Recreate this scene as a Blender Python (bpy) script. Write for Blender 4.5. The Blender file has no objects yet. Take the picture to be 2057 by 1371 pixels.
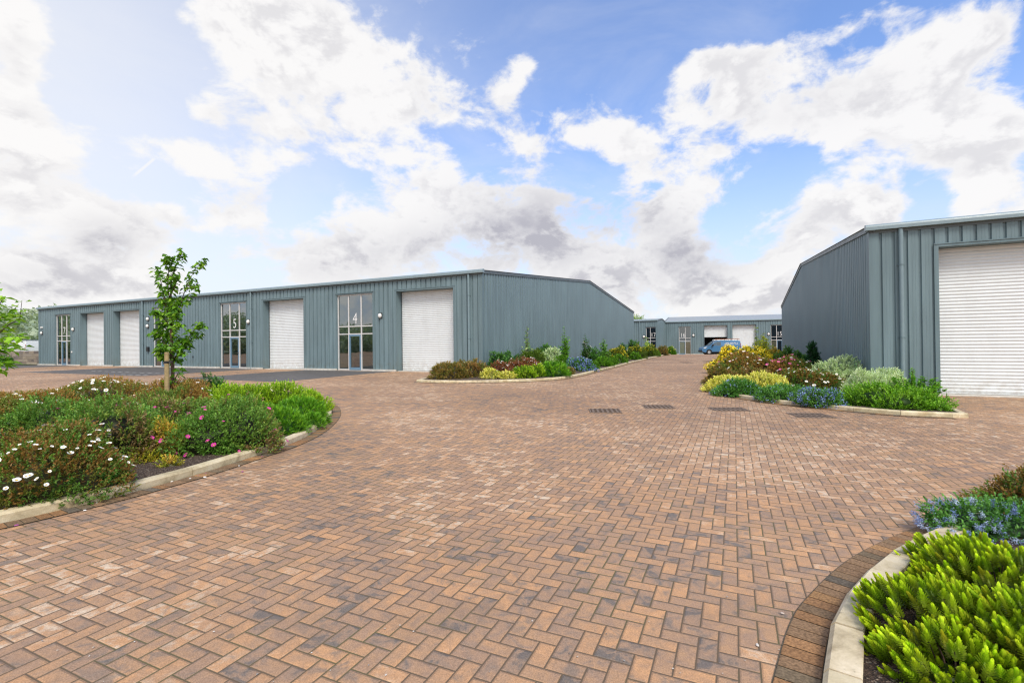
import bpy, bmesh, math, random
import numpy as np
from mathutils import Vector, Matrix
from mathutils.geometry import tessellate_polygon
R = random.Random(7)
rng = np.random.default_rng(11)
D = bpy.data
scene = bpy.context.scene
COL = scene.collection
PI = math.pi

# ------------------------------------------------------------------ survey of the site
F, PITCH, ROLL, CX, CY = 970.966, 0.0056, -0.01107, 1028.5, 684.51     # surveyed camera, in 2057 px widths

def ray(px, py):
    u, v = px - CX, py - CY
    c, s = math.cos(ROLL), math.sin(ROLL)
    u, v = c*u + s*v, -s*u + c*v
    x, y, z = u/F, 1.0, -v/F
    c, s = math.cos(PITCH), math.sin(PITCH)
    return Vector((x, c*y - s*z, s*y + c*z))

YAW = math.radians(25.3)
YAWR = math.radians(25.58)
LX, LY, LZ = -1.552, 25.484, -1.504
RX, RY, RZ_ = 11.68, 15.73, -1.732
BX, BY, BZ = 25.26, 80.0, -2.06
EAVE, RIDGE, DEPTH = 5.26, 6.957, 40.12

def _line(x0, y0, yaw, u0, u1, n, off, z):
    r = []
    for i in range(n):
        u = u0 + (u1 - u0)*i/(n-1)
        r.append((x0 + u*math.cos(yaw) - off*math.sin(yaw), y0 - u*math.sin(yaw) - off*math.cos(yaw), z))
    return r
CTRL = [(0, 0, -1.65), (-4, 3, -1.65), (4, 3, -1.65), (-8, 6, -1.64), (0, 8, -1.65), (7, 6, -1.68), (-14, 12, -1.6), (0, 16, -1.62),
        (5, 22, -1.62), (8, 34, -1.64), (12, 46, -1.68), (18, 58, -1.72), (26, 67, -1.79)]
CTRL += _line(RX, RY, YAWR, 0, 20, 6, .3, RZ_ - .03)
CTRL += _line(LX, LY, YAW, -48, 0, 12, .3, LZ - .03)
CTRL += _line(LX, LY, YAW, -60, -48, 3, .3, LZ - .03)
CTRL += _line(BX, BY, math.radians(20), -14, 22, 8, .5, BZ - .03)
CTRL += [(LX + 14*math.sin(YAW), LY + 14*math.cos(YAW), -1.6), (LX + 30*math.sin(YAW), LY + 30*math.cos(YAW), -1.68)]
CA = np.array(CTRL)

def gz(x, y):
    d2 = (CA[:, 0]-x)**2 + (CA[:, 1]-y)**2 + 2.0
    w = d2**-1.6
    return float((w*CA[:, 2]).sum()/w.sum())

def gp(px, py):
    "point of the ground seen at a pixel of the survey photograph"
    r = ray(px, py); z = -1.65
    for _ in range(12):
        t = z/r.z; z = 0.5*z + 0.5*gz(r.x*t, r.y*t)
    t = z/r.z
    return Vector((r.x*t, r.y*t, gz(r.x*t, r.y*t)))

def at(px, py, y):
    r = ray(px, py)
    return r*(y/r.y)

# ------------------------------------------------------------------ helpers
def tag(o, label=None, cat=None, group=None, kind=None):
    if label: o['label'] = label
    if cat: o['category'] = cat
    if group: o['group'] = group
    if kind: o['kind'] = kind
    return o

def empty(name, loc=(0, 0, 0), rz=0.0):
    o = D.objects.new(name, None); COL.objects.link(o)
    o.location = loc; o.rotation_euler = (0, 0, rz); o.empty_display_size = .2
    return o

class MB:
    def __init__(s): s.v, s.f, s.m, s.c = [], [], [], []; s.mi = 0; s.col = (1, 1, 1)
    def add(s, vs, fs):
        b = len(s.v); s.v += [tuple(p) for p in vs]; s.c += [s.col]*len(vs)
        for f in fs: s.f.append(tuple(b+i for i in f)); s.m.append(s.mi)
        return s
    def quad(s, a, b, c, d): return s.add([a, b, c, d], [(0, 1, 2, 3)])
    def box(s, x0, x1, y0, y1, z0, z1):
        v = [(x, y, z) for z in (z0, z1) for y in (y0, y1) for x in (x0, x1)]
        return s.add(v, [(0, 2, 3, 1), (4, 5, 7, 6), (0, 1, 5, 4), (2, 6, 7, 3), (0, 4, 6, 2), (1, 3, 7, 5)])
    def cbox(s, x0, x1, y0, y1, z0, z1, b=.01):
        "box with chamfered vertical and top edges"
        def ring(i, z): return [(x0+i+b, y0+i, z), (x1-i-b, y0+i, z), (x1-i, y0+i+b, z), (x1-i, y1-i-b, z), (x1-i-b, y1-i, z), (x0+i+b, y1-i, z), (x0+i, y1-i-b, z), (x0+i, y0+i+b, z)]
        vs = ring(0, z0) + ring(0, z1-b) + ring(b, z1)
        fs = [tuple(range(7, -1, -1)), tuple(range(16, 24))]
        for k in (0, 8):
            for i in range(8): j = (i+1) % 8; fs.append((k+i, k+j, k+8+j, k+8+i))
        return s.add(vs, fs)
    def tube(s, pts, rad, n=8, cap=True):
        pts = [Vector(p) for p in pts]; rad = rad if isinstance(rad, (list, tuple)) else [rad]*len(pts)
        vs = []; up = None
        for i, p in enumerate(pts):
            t = (pts[min(i+1, len(pts)-1)] - pts[max(i-1, 0)]).normalized()
            if up is None: up = t.orthogonal().normalized()
            up = (up - t*up.dot(t)).normalized(); sd = t.cross(up)
            for k in range(n):
                a = 2*PI*k/n; vs.append(p + (up*math.cos(a) + sd*math.sin(a))*rad[i])
        fs = []
        for i in range(len(pts)-1):
            for k in range(n):
                q = (k+1) % n; fs.append((i*n+k, i*n+q, (i+1)*n+q, (i+1)*n+k))
        if cap: fs += [tuple(range(n-1, -1, -1)), tuple((len(pts)-1)*n+k for k in range(n))]
        return s.add(vs, fs)
    def ext(s, prof, p0, p1, axis='x'):
        "closed profile (a,b) extruded along x from p0 to p1: points (x,a,b)"
        n = len(prof)
        vs = [(p0, a, b) for a, b in prof] + [(p1, a, b) for a, b in prof]
        if axis == 'y': vs = [(a, x, b) for x, a, b in vs]
        fs = [(i, (i+1) % n, n+(i+1) % n, n+i) for i in range(n)] + [tuple(range(n-1, -1, -1)), tuple(range(n, 2*n))]
        return s.add(vs, fs)
    def build(s, name, mats, parent=None, smooth=False, col=False, fix=True):
        me = D.meshes.new(name); me.from_pydata(s.v, [], s.f)
        mats = mats if isinstance(mats, (list, tuple)) else [mats]
        for m in mats: me.materials.append(m)
        if len(mats) > 1: me.polygons.foreach_set('material_index', s.m)
        if col: set_col(me, np.array(s.c, dtype=np.float32))
        if fix:
            bm = bmesh.new(); bm.from_mesh(me); bmesh.ops.recalc_face_normals(bm, faces=bm.faces); bm.to_mesh(me); bm.free()
        if smooth: me.polygons.foreach_set('use_smooth', [True]*len(me.polygons))
        me.update()
        o = D.objects.new(name, me); COL.objects.link(o)
        if parent: o.parent = parent
        return o

def set_col(me, c):
    a = me.color_attributes.new('tint', 'FLOAT_COLOR', 'POINT')
    c = np.concatenate([c, np.ones((len(c), 1), dtype=np.float32)], axis=1)
    a.data.foreach_set('color', c.ravel())

def np_mesh(name, verts, faces, mat, cols=None, parent=None, smooth=False):
    "verts (n,3), faces (m,4) or (m,3)"
    me = D.meshes.new(name)
    k = faces.shape[1]
    me.vertices.add(len(verts)); me.vertices.foreach_set('co', verts.astype(np.float32).ravel())
    me.loops.add(faces.size); me.loops.foreach_set('vertex_index', faces.astype(np.int32).ravel())
    me.polygons.add(len(faces)); me.polygons.foreach_set('loop_start', np.arange(0, faces.size, k, dtype=np.int32))
    me.polygons.foreach_set('loop_total', np.full(len(faces), k, dtype=np.int32))
    me.materials.append(mat)
    if cols is not None: set_col(me, cols.astype(np.float32))
    me.update(calc_edges=True)
    if smooth: me.polygons.foreach_set('use_smooth', [True]*len(me.polygons))
    o = D.objects.new(name, me); COL.objects.link(o)
    if parent: o.parent = parent
    return o

# ------------------------------------------------------------------ materials
def lin(r, g, b):
    f = lambda c: (c/255/12.92) if c/255 <= .04045 else ((c/255+.055)/1.055)**2.4
    return (f(r), f(g), f(b), 1)

class NT:
    "small node-tree writer"
    def __init__(s, tree): s.t = tree; s.L = tree.links
    def n(s, typ, **k):
        o = s.t.nodes.new(typ)
        for a, b in k.items(): setattr(o, a, b)
        return o
    def put(s, sock, v):
        if v is None: return
        if hasattr(v, 'is_output') or hasattr(v, 'links'): s.L.new(v, sock)
        else: sock.default_value = v
    def math(s, op, a, b=None, c=None, clamp=False):
        o = s.n('ShaderNodeMath', operation=op, use_clamp=clamp)
        for i, v in enumerate((a, b, c)): s.put(o.inputs[i], v)
        return o.outputs[0]
    def vec(s, op, a, b=None, c=None):
        o = s.n('ShaderNodeVectorMath', operation=op)
        for i, v in enumerate((a, b, c)): s.put(o.inputs[i], v)
        return o.outputs['Value'] if op in ('DOT_PRODUCT', 'LENGTH') else o.outputs[0]
    def noise(s, vec, scale, detail=3, rough=.5, dist=0, dim='3D', w=None):
        o = s.n('ShaderNodeTexNoise', noise_dimensions=dim)
        s.put(o.inputs['Vector'], vec); s.put(o.inputs['Scale'], scale); s.put(o.inputs['Detail'], detail)
        s.put(o.inputs['Roughness'], rough); s.put(o.inputs['Distortion'], dist)
        return o.outputs['Fac']
    def mix(s, fac, a, b, blend='MIX'):
        o = s.n('ShaderNodeMix', data_type='RGBA', blend_type=blend)
        s.put(o.inputs['Factor'], fac); s.put(o.inputs['A'], None)
        s.put([i for i in o.inputs if i.name == 'A' and i.type == 'RGBA'][0], a)
        s.put([i for i in o.inputs if i.name == 'B' and i.type == 'RGBA'][0], b)
        return [i for i in o.outputs if i.type == 'RGBA'][0]
    def ramp(s, fac, stops, interp='LINEAR'):
        o = s.n('ShaderNodeValToRGB'); cr = o.color_ramp; cr.interpolation = interp
        while len(cr.elements) < len(stops): cr.elements.new(.5)
        for e, (p, c) in zip(cr.elements, stops): e.position = p; e.color = c if len(c) == 4 else (*c, 1)
        s.put(o.inputs[0], fac); return o.outputs[0]
    def mapr(s, v, a, b, c=0, d=1, smooth=True):
        o = s.n('ShaderNodeMapRange', interpolation_type='SMOOTHSTEP' if smooth else 'LINEAR')
        for i, x in enumerate((v, a, b, c, d)): s.put(o.inputs[i], x)
        return o.outputs[0]
    def combine(s, x, y, z=0.0):
        o = s.n('ShaderNodeCombineXYZ')
        for i, v in enumerate((x, y, z)): s.put(o.inputs[i], v)
        return o.outputs[0]
    def sep(s, v):
        o = s.n('ShaderNodeSeparateXYZ'); s.put(o.inputs[0], v); return o.outputs

def material(name):
    m = D.materials.new(name); m.use_nodes = True
    nt = NT(m.node_tree); b = m.node_tree.nodes['Principled BSDF']
    return m, nt, b

def bump(nt, b, h, dist=.01, strength=1):
    o = nt.n('ShaderNodeBump'); o.inputs['Distance'].default_value = dist; o.inputs['Strength'].default_value = strength
    nt.put(o.inputs['Height'], h); nt.L.new(o.outputs[0], b.inputs['Normal'])

def plain(name, col, rough=.5, metal=0.0, var=.12, scale=6, spec=.5, bmp=0, grime=0):
    m, nt, b = material(name)
    co = nt.n('ShaderNodeTexCoord').outputs['Object']
    n = nt.noise(co, scale, 5, .6)
    f = nt.mapr(n, .3, .7, 1-var, 1+var*.6)
    c = nt.mix(1.0, col, nt.combine(f, f, f), 'MULTIPLY')
    if grime:
        z = nt.sep(co)[2]
        g = nt.math('MULTIPLY', nt.mapr(z, 1.2, 0, 0, grime), nt.mapr(nt.noise(co, 2.3, 5, .65), .35, .65))
        c = nt.mix(g, c, lin(96, 92, 78))
    nt.put(b.inputs['Base Color'], c)
    nt.put(b.inputs['Roughness'], nt.mapr(n, .3, .7, rough-.06, rough+.08)); b.inputs['Metallic'].default_value = metal
    b.inputs['Specular IOR Level'].default_value = spec
    if bmp: bump(nt, b, nt.noise(co, scale*8, 4, .6), bmp)
    return m

M = {}
def clad(name, col):
    m, nt, b = material(name)
    co = nt.n('ShaderNodeTexCoord').outputs['Object']
    st = nt.vec('MULTIPLY', co, (1.6, 1.6, .12))
    n1 = nt.noise(st, 2.2, 5, .6); n2 = nt.noise(co, .35, 3, .5)
    f = nt.math('ADD', nt.mapr(n1, .3, .7, -.14, .09), nt.mapr(n2, .35, .65, .96, 1.04))
    c = nt.mix(1.0, col, nt.combine(f, f, f), 'MULTIPLY')
    z = nt.sep(co)[2]
    dirt = nt.math('MULTIPLY', nt.mapr(z, .9, 0, 0, .45), nt.mapr(nt.noise(co, 3, 5, .7), .4, .65))
    c = nt.mix(dirt, c, lin(104, 104, 92))
    nt.put(b.inputs['Base Color'], c)
    nt.put(b.inputs['Roughness'], nt.mapr(n1, .3, .7, .42, .58)); b.inputs['Specular IOR Level'].default_value = .35
    bump(nt, b, nt.noise(st, 1.2, 2, .5), .004, .6)
    return m
M['clad'] = clad('blue_grey_cladding', lin(115, 135, 141))
M['clad_dark'] = clad('blue_grey_trim', lin(109, 129, 135))
M['gutter'] = plain('gutter_metal', lin(132, 150, 156), .35, var=.08)
M['verge'] = plain('verge_metal', lin(92, 102, 106), .4, var=.08)
M['roof'] = plain('roof_sheet', lin(150, 156, 158), .45, var=.1)
M['pipe'] = plain('downpipe_paint', lin(122, 142, 149), .35, var=.06)
M['dark'] = plain('black_plastic', lin(28, 29, 31), .45)
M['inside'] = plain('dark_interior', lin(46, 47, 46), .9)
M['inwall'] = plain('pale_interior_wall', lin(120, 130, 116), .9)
M['frame'] = plain('pale_window_frame', lin(214, 212, 210), .4, var=.06)
M['doorblue'] = plain('blue_door_frame', lin(110, 141, 163), .4, var=.06)
M['white'] = plain('white_plastic', lin(236, 236, 232), .35, var=.04)
M['number'] = plain('white_number', lin(244, 244, 242), .5, var=.02)
M['steel'] = plain('steel', lin(160, 162, 164), .3, 1.0)
M['tan_board'] = plain('tan_board', lin(176, 156, 122), .7)
M['pale_board'] = plain('pale_board', lin(196, 208, 190), .6)

def shutter_mat():
    m, nt, b = material('white_shutter')
    co = nt.n('ShaderNodeTexCoord').outputs['Object']
    n = nt.noise(nt.vec('MULTIPLY', co, (.8, .8, .25)), 3, 5, .65)
    c = nt.mix(nt.mapr(n, .35, .75, 0, .5), lin(222, 227, 229), lin(206, 210, 211))
    z = nt.sep(co)[2]
    d = nt.math('MULTIPLY', nt.mapr(z, .9, 0, 0, .5), nt.mapr(nt.noise(co, 4, 5, .7), .35, .65))
    nt.put(b.inputs['Base Color'], nt.mix(d, c, lin(168, 158, 146)))
    b.inputs['Roughness'].default_value = .38
    return m
M['shutter'] = shutter_mat()

def glass_mat(name, tint, refl=.28):
    m = D.materials.new(name); m.use_nodes = True; t = m.node_tree
    t.nodes.remove(t.nodes['Principled BSDF']); nt = NT(t); out = t.nodes['Material Output']
    lw = nt.n('ShaderNodeLayerWeight'); lw.inputs['Blend'].default_value = .35
    fac = nt.mapr(lw.outputs['Facing'], 0, 1, refl, .85, smooth=False)
    tr = nt.n('ShaderNodeBsdfTransparent'); tr.inputs[0].default_value = tint
    gl = nt.n('ShaderNodeBsdfGlossy'); gl.inputs['Roughness'].default_value = .015; gl.inputs[0].default_value = (.64, .69, .72, 1)
    co = nt.n('ShaderNodeTexCoord').outputs['Object']
    bp = nt.n('ShaderNodeBump'); bp.inputs['Distance'].default_value = .02; bp.inputs['Strength'].default_value = .15
    nt.put(bp.inputs['Height'], nt.noise(co, .9, 1, .4)); nt.L.new(bp.outputs[0], gl.inputs['Normal'])
    mx = nt.n('ShaderNodeMixShader'); nt.put(mx.inputs[0], fac)
    nt.L.new(tr.outputs[0], mx.inputs[1]); nt.L.new(gl.outputs[0], mx.inputs[2]); nt.L.new(mx.outputs[0], out.inputs[0])
    return m
M['glass'] = glass_mat('window_glass', (.55, .62, .58, 1), .24)

def leaf_mat():
    m = D.materials.new('leaves'); m.use_nodes = True; t = m.node_tree; nt = NT(t)
    b = t.nodes['Principled BSDF']; out = t.nodes['Material Output']
    a = nt.n('ShaderNodeAttribute'); a.attribute_name = 'tint'
    lc = nt.mix(1.0, a.outputs['Color'], (1.3, 1.28, 1.2, 1), 'MULTIPLY')
    nt.put(b.inputs['Base Color'], lc); b.inputs['Roughness'].default_value = .5
    b.inputs['Specular IOR Level'].default_value = .35
    tl = nt.n('ShaderNodeBsdfTranslucent')
    nt.put(tl.inputs[0], nt.mix(1.0, a.outputs['Color'], (1.6, 1.6, .8, 1), 'MULTIPLY'))
    mx = nt.n('ShaderNodeMixShader'); mx.inputs[0].default_value = .32
    nt.L.new(b.outputs[0], mx.inputs[1]); nt.L.new(tl.outputs[0], mx.inputs[2]); nt.L.new(mx.outputs[0], out.inputs[0])
    return m
M['leaf'] = leaf_mat()

def attr_mat(name, rough=.7, spec=.3, nscale=40, nvar=.25, bmp=.003):
    m, nt, b = material(name)
    a = nt.n('ShaderNodeAttribute'); a.attribute_name = 'tint'
    co = nt.n('ShaderNodeTexCoord').outputs['Object']
    f = nt.mapr(nt.noise(co, nscale, 5, .65), .3, .7, 1-nvar, 1+nvar)
    nt.put(b.inputs['Base Color'], nt.mix(1.0, a.outputs['Color'], nt.combine(f, f, f), 'MULTIPLY'))
    b.inputs['Roughness'].default_value = rough; b.inputs['Specular IOR Level'].default_value = spec
    if bmp: bump(nt, b, nt.noise(co, nscale*3, 4, .6), bmp)
    return m
M['border'] = attr_mat('border_bricks', .8, .25, 70, .38)
M['petal'] = attr_mat('petals', .6, .2, 30, .06, 0)

BRICKS = [(0, lin(117, 106, 98)), (.06, lin(125, 111, 100)), (.13, lin(150, 126, 107)), (.3, lin(166, 134, 109)), (.5, lin(176, 140, 109)), (.68, lin(187, 145, 109)),
          (.84, lin(200, 153, 111)), (.94, lin(198, 165, 136)), (1, lin(211, 188, 161))]

def paving_mat(name, grey=False):
    m, nt, b = material(name)
    co = nt.n('ShaderNodeTexCoord').outputs['Object']
    mp = nt.n('ShaderNodeMapping'); mp.vector_type = 'POINT'
    mp.inputs['Rotation'].default_value = (0, 0, YAW - math.radians(.6)); mp.inputs['Scale'].default_value = (1, 1, 1)
    nt.L.new(co, mp.inputs[0])
    x0, y0, _ = nt.sep(nt.vec('SCALE', mp.outputs[0]) if False else mp.outputs[0])
    S = 10.0
    x = nt.math('MULTIPLY', x0, S); y = nt.math('MULTIPLY', y0, S)
    i = nt.math('FLOOR', x); j = nt.math('FLOOR', y)
    k = nt.math('FLOORED_MODULO', nt.math('SUBTRACT', i, j), 4.0) if False else None
    d = nt.math('SUBTRACT', i, j)
    k = nt.math('SUBTRACT', d, nt.math('MULTIPLY', nt.math('FLOOR', nt.math('DIVIDE', nt.math('ADD', d, .5), 4.0)), 4.0))
    is1 = nt.math('COMPARE', k, 1.0, .2); is2 = nt.math('COMPARE', k, 2.0, .2); is3 = nt.math('COMPARE', k, 3.0, .2)
    V = nt.math('ADD', is2, is3)
    fx = nt.math('SUBTRACT', x, i); fy = nt.math('SUBTRACT', y, j)
    lx = nt.math('ADD', fx, is1); ly = nt.math('ADD', fy, is2)
    wx = nt.math('SUBTRACT', 2.0, V); wy = nt.math('ADD', 1.0, V)
    ex = nt.math('MINIMUM', lx, nt.math('SUBTRACT', wx, lx)); ey = nt.math('MINIMUM', ly, nt.math('SUBTRACT', wy, ly))
    e = nt.math('MINIMUM', ex, ey)
    e = nt.math('ADD', e, nt.math('MULTIPLY', nt.math('SUBTRACT', nt.noise(co, 60, 2, .5), .5), .035))
    ident = nt.combine(nt.math('SUBTRACT', i, is1), nt.math('SUBTRACT', j, is2), V)
    wn = nt.n('ShaderNodeTexWhiteNoise', noise_dimensions='3D'); nt.L.new(ident, wn.inputs['Vector'])
    rnd = wn.outputs['Value']; rc = wn.outputs['Color']
    r2, r3, _ = nt.sep(rc)
    broad = nt.noise(co, .35, 3, .55); broad2 = nt.noise(nt.vec('ADD', co, (31, 7, 0)), .16, 2, .5)
    # tone drifts inside a brick
    loc = nt.vec('ADD', co, nt.vec('MULTIPLY', rc, (9, 9, 9)))
    n1 = nt.noise(loc, 9, 4, .6, .6)
    t = nt.math('ADD', nt.math('MULTIPLY_ADD', rnd, .62, .1), nt.mapr(n1, .25, .75, -.12, .32))
    t = nt.math('ADD', t, nt.mapr(broad, .3, .7, -.12, .12), clamp=True)
    if grey:
        col = nt.ramp(t, [(0, lin(84, 83, 84)), (.5, lin(98, 96, 95)), (1, lin(114, 111, 108))])
    else:
        col = nt.ramp(t, BRICKS)
        # pale lime bloom on some bricks
        bl = nt.math('MULTIPLY', nt.mapr(nt.noise(loc, 14, 4, .65, .5), .42, .66), nt.mapr(nt.math('ADD', r2, nt.mapr(broad, .35, .65, -.35, .38)), .6, .95))
        col = nt.mix(nt.math('MULTIPLY', bl, .6), col, lin(214, 200, 178))
        # charcoal end on some bricks
        ch = nt.math('MULTIPLY', nt.mapr(n1, .5, .34), nt.mapr(r3, .6, .75))
        col = nt.mix(nt.math('MULTIPLY', ch, .5), col, lin(122, 112, 102))
    sp = nt.mapr(nt.noise(co, 190, 3, .75), .3, .72, .66, 1.28)
    col = nt.mix(1.0, col, nt.combine(sp, sp, sp), 'MULTIPLY')
    br = nt.mapr(broad2, .3, .7, .9, 1.08)
    col = nt.mix(1.0, col, nt.combine(br, br, br), 'MULTIPLY')
    st = nt.math('MULTIPLY', nt.mapr(nt.noise(nt.vec('ADD', co, (5, 50, 0)), .8, 6, .7), .56, .72), .22)
    col = nt.mix(st, col, lin(104, 90, 76))
    joint = nt.mapr(e, .025, .065)
    jc = nt.mix(nt.mapr(nt.noise(co, 1.3, 4, .6), .45, .62), lin(104, 87, 69), lin(100, 92, 62))
    col = nt.mix(joint, jc, col)
    nt.put(b.inputs['Base Color'], col)
    nt.put(b.inputs['Roughness'], nt.mapr(n1, .3, .7, .62, .82)); b.inputs['Specular IOR Level'].default_value = .3
    h = nt.math('ADD', nt.mapr(e, .02, .14), nt.math('MULTIPLY', nt.noise(co, 180, 3, .7), .18))
    h = nt.math('ADD', h, nt.math('MULTIPLY', rnd, .25))
    bump(nt, b, h, .006, .8)
    return m
M['paving'] = paving_mat('herringbone_brick_paving')
M['greypave'] = paving_mat('grey_block_paving', True)

def soil_mat():
    m, nt, b = material('bark_mulch')
    co = nt.n('ShaderNodeTexCoord').outputs['Object']
    vo = nt.n('ShaderNodeTexVoronoi'); vo.inputs['Scale'].default_value = 95; nt.L.new(co, vo.inputs['Vector'])
    n = nt.noise(co, 30, 5, .7)
    c = nt.ramp(nt.sep(vo.outputs['Color'])[0], [(0, lin(50, 38, 32)), (.5, lin(86, 66, 54)), (.82, lin(120, 98, 82)), (1, lin(176, 160, 142))])
    f = nt.mapr(n, .3, .7, .6, 1.15)
    nt.put(b.inputs['Base Color'], nt.mix(1.0, c, nt.combine(f, f, f), 'MULTIPLY')); b.inputs['Roughness'].default_value = .9
    bump(nt, b, nt.math('ADD', vo.outputs['Distance'], n), .02, 1)
    return m
M['soil'] = soil_mat()

def kerb_mat():
    m, nt, b = material('pale_concrete_kerb')
    co = nt.n('ShaderNodeTexCoord').outputs['Object']
    a = nt.n('ShaderNodeAttribute'); a.attribute_name = 'tint'
    n = nt.noise(co, 5, 6, .65, .5); n2 = nt.noise(co, 1.7, 4, .6)
    c = nt.ramp(n, [(.28, lin(160, 146, 118)), (.45, lin(202, 188, 156)), (.6, lin(222, 209, 180)), (.75, lin(230, 220, 198))])
    c = nt.mix(nt.mapr(n2, .55, .72, 0, .55), c, lin(176, 146, 104))
    c = nt.mix(nt.mapr(nt.noise(co, 14, 5, .7), .62, .75, 0, .6), c, lin(96, 88, 72))
    c = nt.mix(1.0, c, a.outputs['Color'], 'MULTIPLY')
    nt.put(b.inputs['Base Color'], c); b.inputs['Roughness'].default_value = .82; b.inputs['Specular IOR Level'].default_value = .25
    bump(nt, b, nt.noise(co, 90, 4, .7), .003, .8)
    return m
M['kerb'] = kerb_mat()
M['plinth'] = plain('plinth_concrete', lin(206, 200, 190), .8, var=.2, scale=4, bmp=.003)
M['road_paint'] = plain('road_paint', lin(208, 206, 200), .7, var=.25, scale=14)
M['iron'] = plain('cast_iron', lin(124, 109, 98), .85, .0, var=.2, scale=12, spec=.1)
M['pit'] = plain('drain_pit', lin(92, 78, 68), .95, spec=.0)
M['bark'] = plain('bark', lin(92, 72, 58), .85, var=.4, scale=30, bmp=.01)
M['stake'] = plain('softwood_stake', lin(168, 146, 104), .8, var=.25, scale=18, bmp=.004)
M['grass'] = plain('grass_verge', lin(92, 112, 62), .9, var=.4, scale=5, bmp=.02)
M['hill'] = plain('hill_ground', lin(110, 126, 98), .95, var=.3, scale=.1)

# ------------------------------------------------------------------ ground
def ground():
    def axis(a, b, step, far):
        n = int((b-a)/step); xs = [a + (b-a)*i/n for i in range(n+1)]
        out = 12.0; lo, hi = a, b
        L_, H_ = [], []
        while lo > -far: lo -= out; hi_ = None; L_.append(lo); out *= 1.7
        out = 12.0
        while hi < far: hi += out; H_.append(hi); out *= 1.7
        return L_[::-1] + xs + H_
    xs = axis(-60, 60, 1.5, 900); ys = axis(-14, 96, 1.5, 1200)
    mb = MB()
    for y in ys:
        for x in xs:
            mb.v.append((x, y, gz(max(-62, min(62, x)), max(-14, min(98, y))))); mb.c.append((1, 1, 1))
    w = len(xs)
    for j in range(len(ys)-1):
        for i in range(w-1): mb.f.append((j*w+i, j*w+i+1, (j+1)*w+i+1, (j+1)*w+i)); mb.m.append(0)
    o = mb.build('brick_paving', M['paving'], smooth=True)
    return tag(o, 'red brown herringbone brick paving of the yard and access road', kind='structure')
ground()

def sheet(name, pts, lift, mat, label=None, cut=1.0, dome=0.0):
    "a polygon on the ground, cut up so that it follows the ground"
    vs = [Vector((p[0], p[1], 0)) for p in pts]
    bm = bmesh.new(); bv = [bm.verts.new(v) for v in vs]
    for t in tessellate_polygon([vs]):
        try: bm.faces.new([bv[i] for i in t])
        except ValueError: pass
    for _ in range(7):
        es = [e for e in bm.edges if e.calc_length() > cut*1.6]
        if not es: break
        bmesh.ops.subdivide_edges(bm, edges=es, cuts=1, use_grid_fill=False)
        bmesh.ops.triangulate(bm, faces=bm.faces[:])
    bnd = {v for e in bm.edges if e.is_boundary for v in e.verts}
    for v in bm.verts: v.co.z = gz(v.co.x, v.co.y) + lift + (dome*(.6+.4*math.sin(v.co.x*3.1)*math.cos(v.co.y*2.7)) if v not in bnd else 0)
    bmesh.ops.recalc_face_normals(bm, faces=bm.faces[:])
    if sum(f.normal.z for f in bm.faces) < 0: bmesh.ops.reverse_faces(bm, faces=bm.faces[:])
    me = D.meshes.new(name); bm.to_mesh(me); bm.free(); me.materials.append(mat)
    o = D.objects.new(name, me); COL.objects.link(o)
    return tag(o, label, kind='structure')

def Lw(u, w):     # point u metres left of the corner of the long building, w metres out in front of it
    return (LX - u*math.cos(YAW) - w*math.sin(YAW), LY + u*math.sin(YAW) - w*math.cos(YAW))
for nm, u0, u1, w1, lb in (('parking_bay', 5.9, 12.9, 7.6, 'grey block paved parking bay in front of unit 4 window'),
                           ('parking_bay', 17.2, 31.2, 7.2, 'grey block paved parking bay with white dashes in front of unit 5'),
                           ('parking_bay', 40.9, 62.0, 6.5, 'grey block paved parking bay in front of unit 7 at the far left')):
    sheet(nm, [Lw(u0, .05), Lw(u0, w1), Lw(u1, w1), Lw(u1, .05)], .004, M['greypave'], lb, 2.0)
def dashes(name, a, b, n, duty, wid):
    mb = MB(); a, b = Vector(a), Vector(b)
    d = (b-a); L = d.length; d.normalize(); s = Vector((-d.y, d.x, 0))*wid/2
    for i in range(n):
        p = a + d*(L*i/n); q = p + d*(L/n*duty)
        c = [p-s, q-s, q+s, p+s]
        mb.quad(*[(v.x, v.y, gz(v.x, v.y)+.010) for v in c])
    o = mb.build(name, M['road_paint']); return tag(o, None, kind='structure')
a, b_ = gp(184, 745), gp(417, 753.5)
tag(dashes('bay_marking', a, b_, 15, .62, .11), 'long dashed white line across the grey bay')
tag(dashes('bay_marking', gp(243, 752), gp(303, 754.2), 4, .62, .11), 'short dashed white line across the grey bay')

# ------------------------------------------------------------------ kerbed planting beds
def resample(pts, step):
    pts = [Vector((p[0], p[1], 0)) for p in pts]
    # catmull-rom smoothing then walk
    fine = []
    n = len(pts)
    for i in range(n-1):
        p0, p1, p2, p3 = pts[max(i-1, 0)], pts[i], pts[i+1], pts[min(i+2, n-1)]
        for k in range(12):
            t = k/12
            fine.append(.5*((2*p1) + (p2-p0)*t + (2*p0-5*p1+4*p2-p3)*t*t + (3*p1-p0-3*p2+p3)*t**3))
    fine.append(pts[-1])
    out = [fine[0]]; acc = 0
    for a, b in zip(fine, fine[1:]):
        l = (b-a).length
        while acc + l >= step:
            t = (step-acc)/l; a = a + (b-a)*t; l = (b-a).length; out.append(a.copy()); acc = 0
        acc += l
    if (out[-1]-fine[-1]).length > step*.3: out.append(fine[-1])
    else: out[-1] = fine[-1]
    return out

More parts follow.
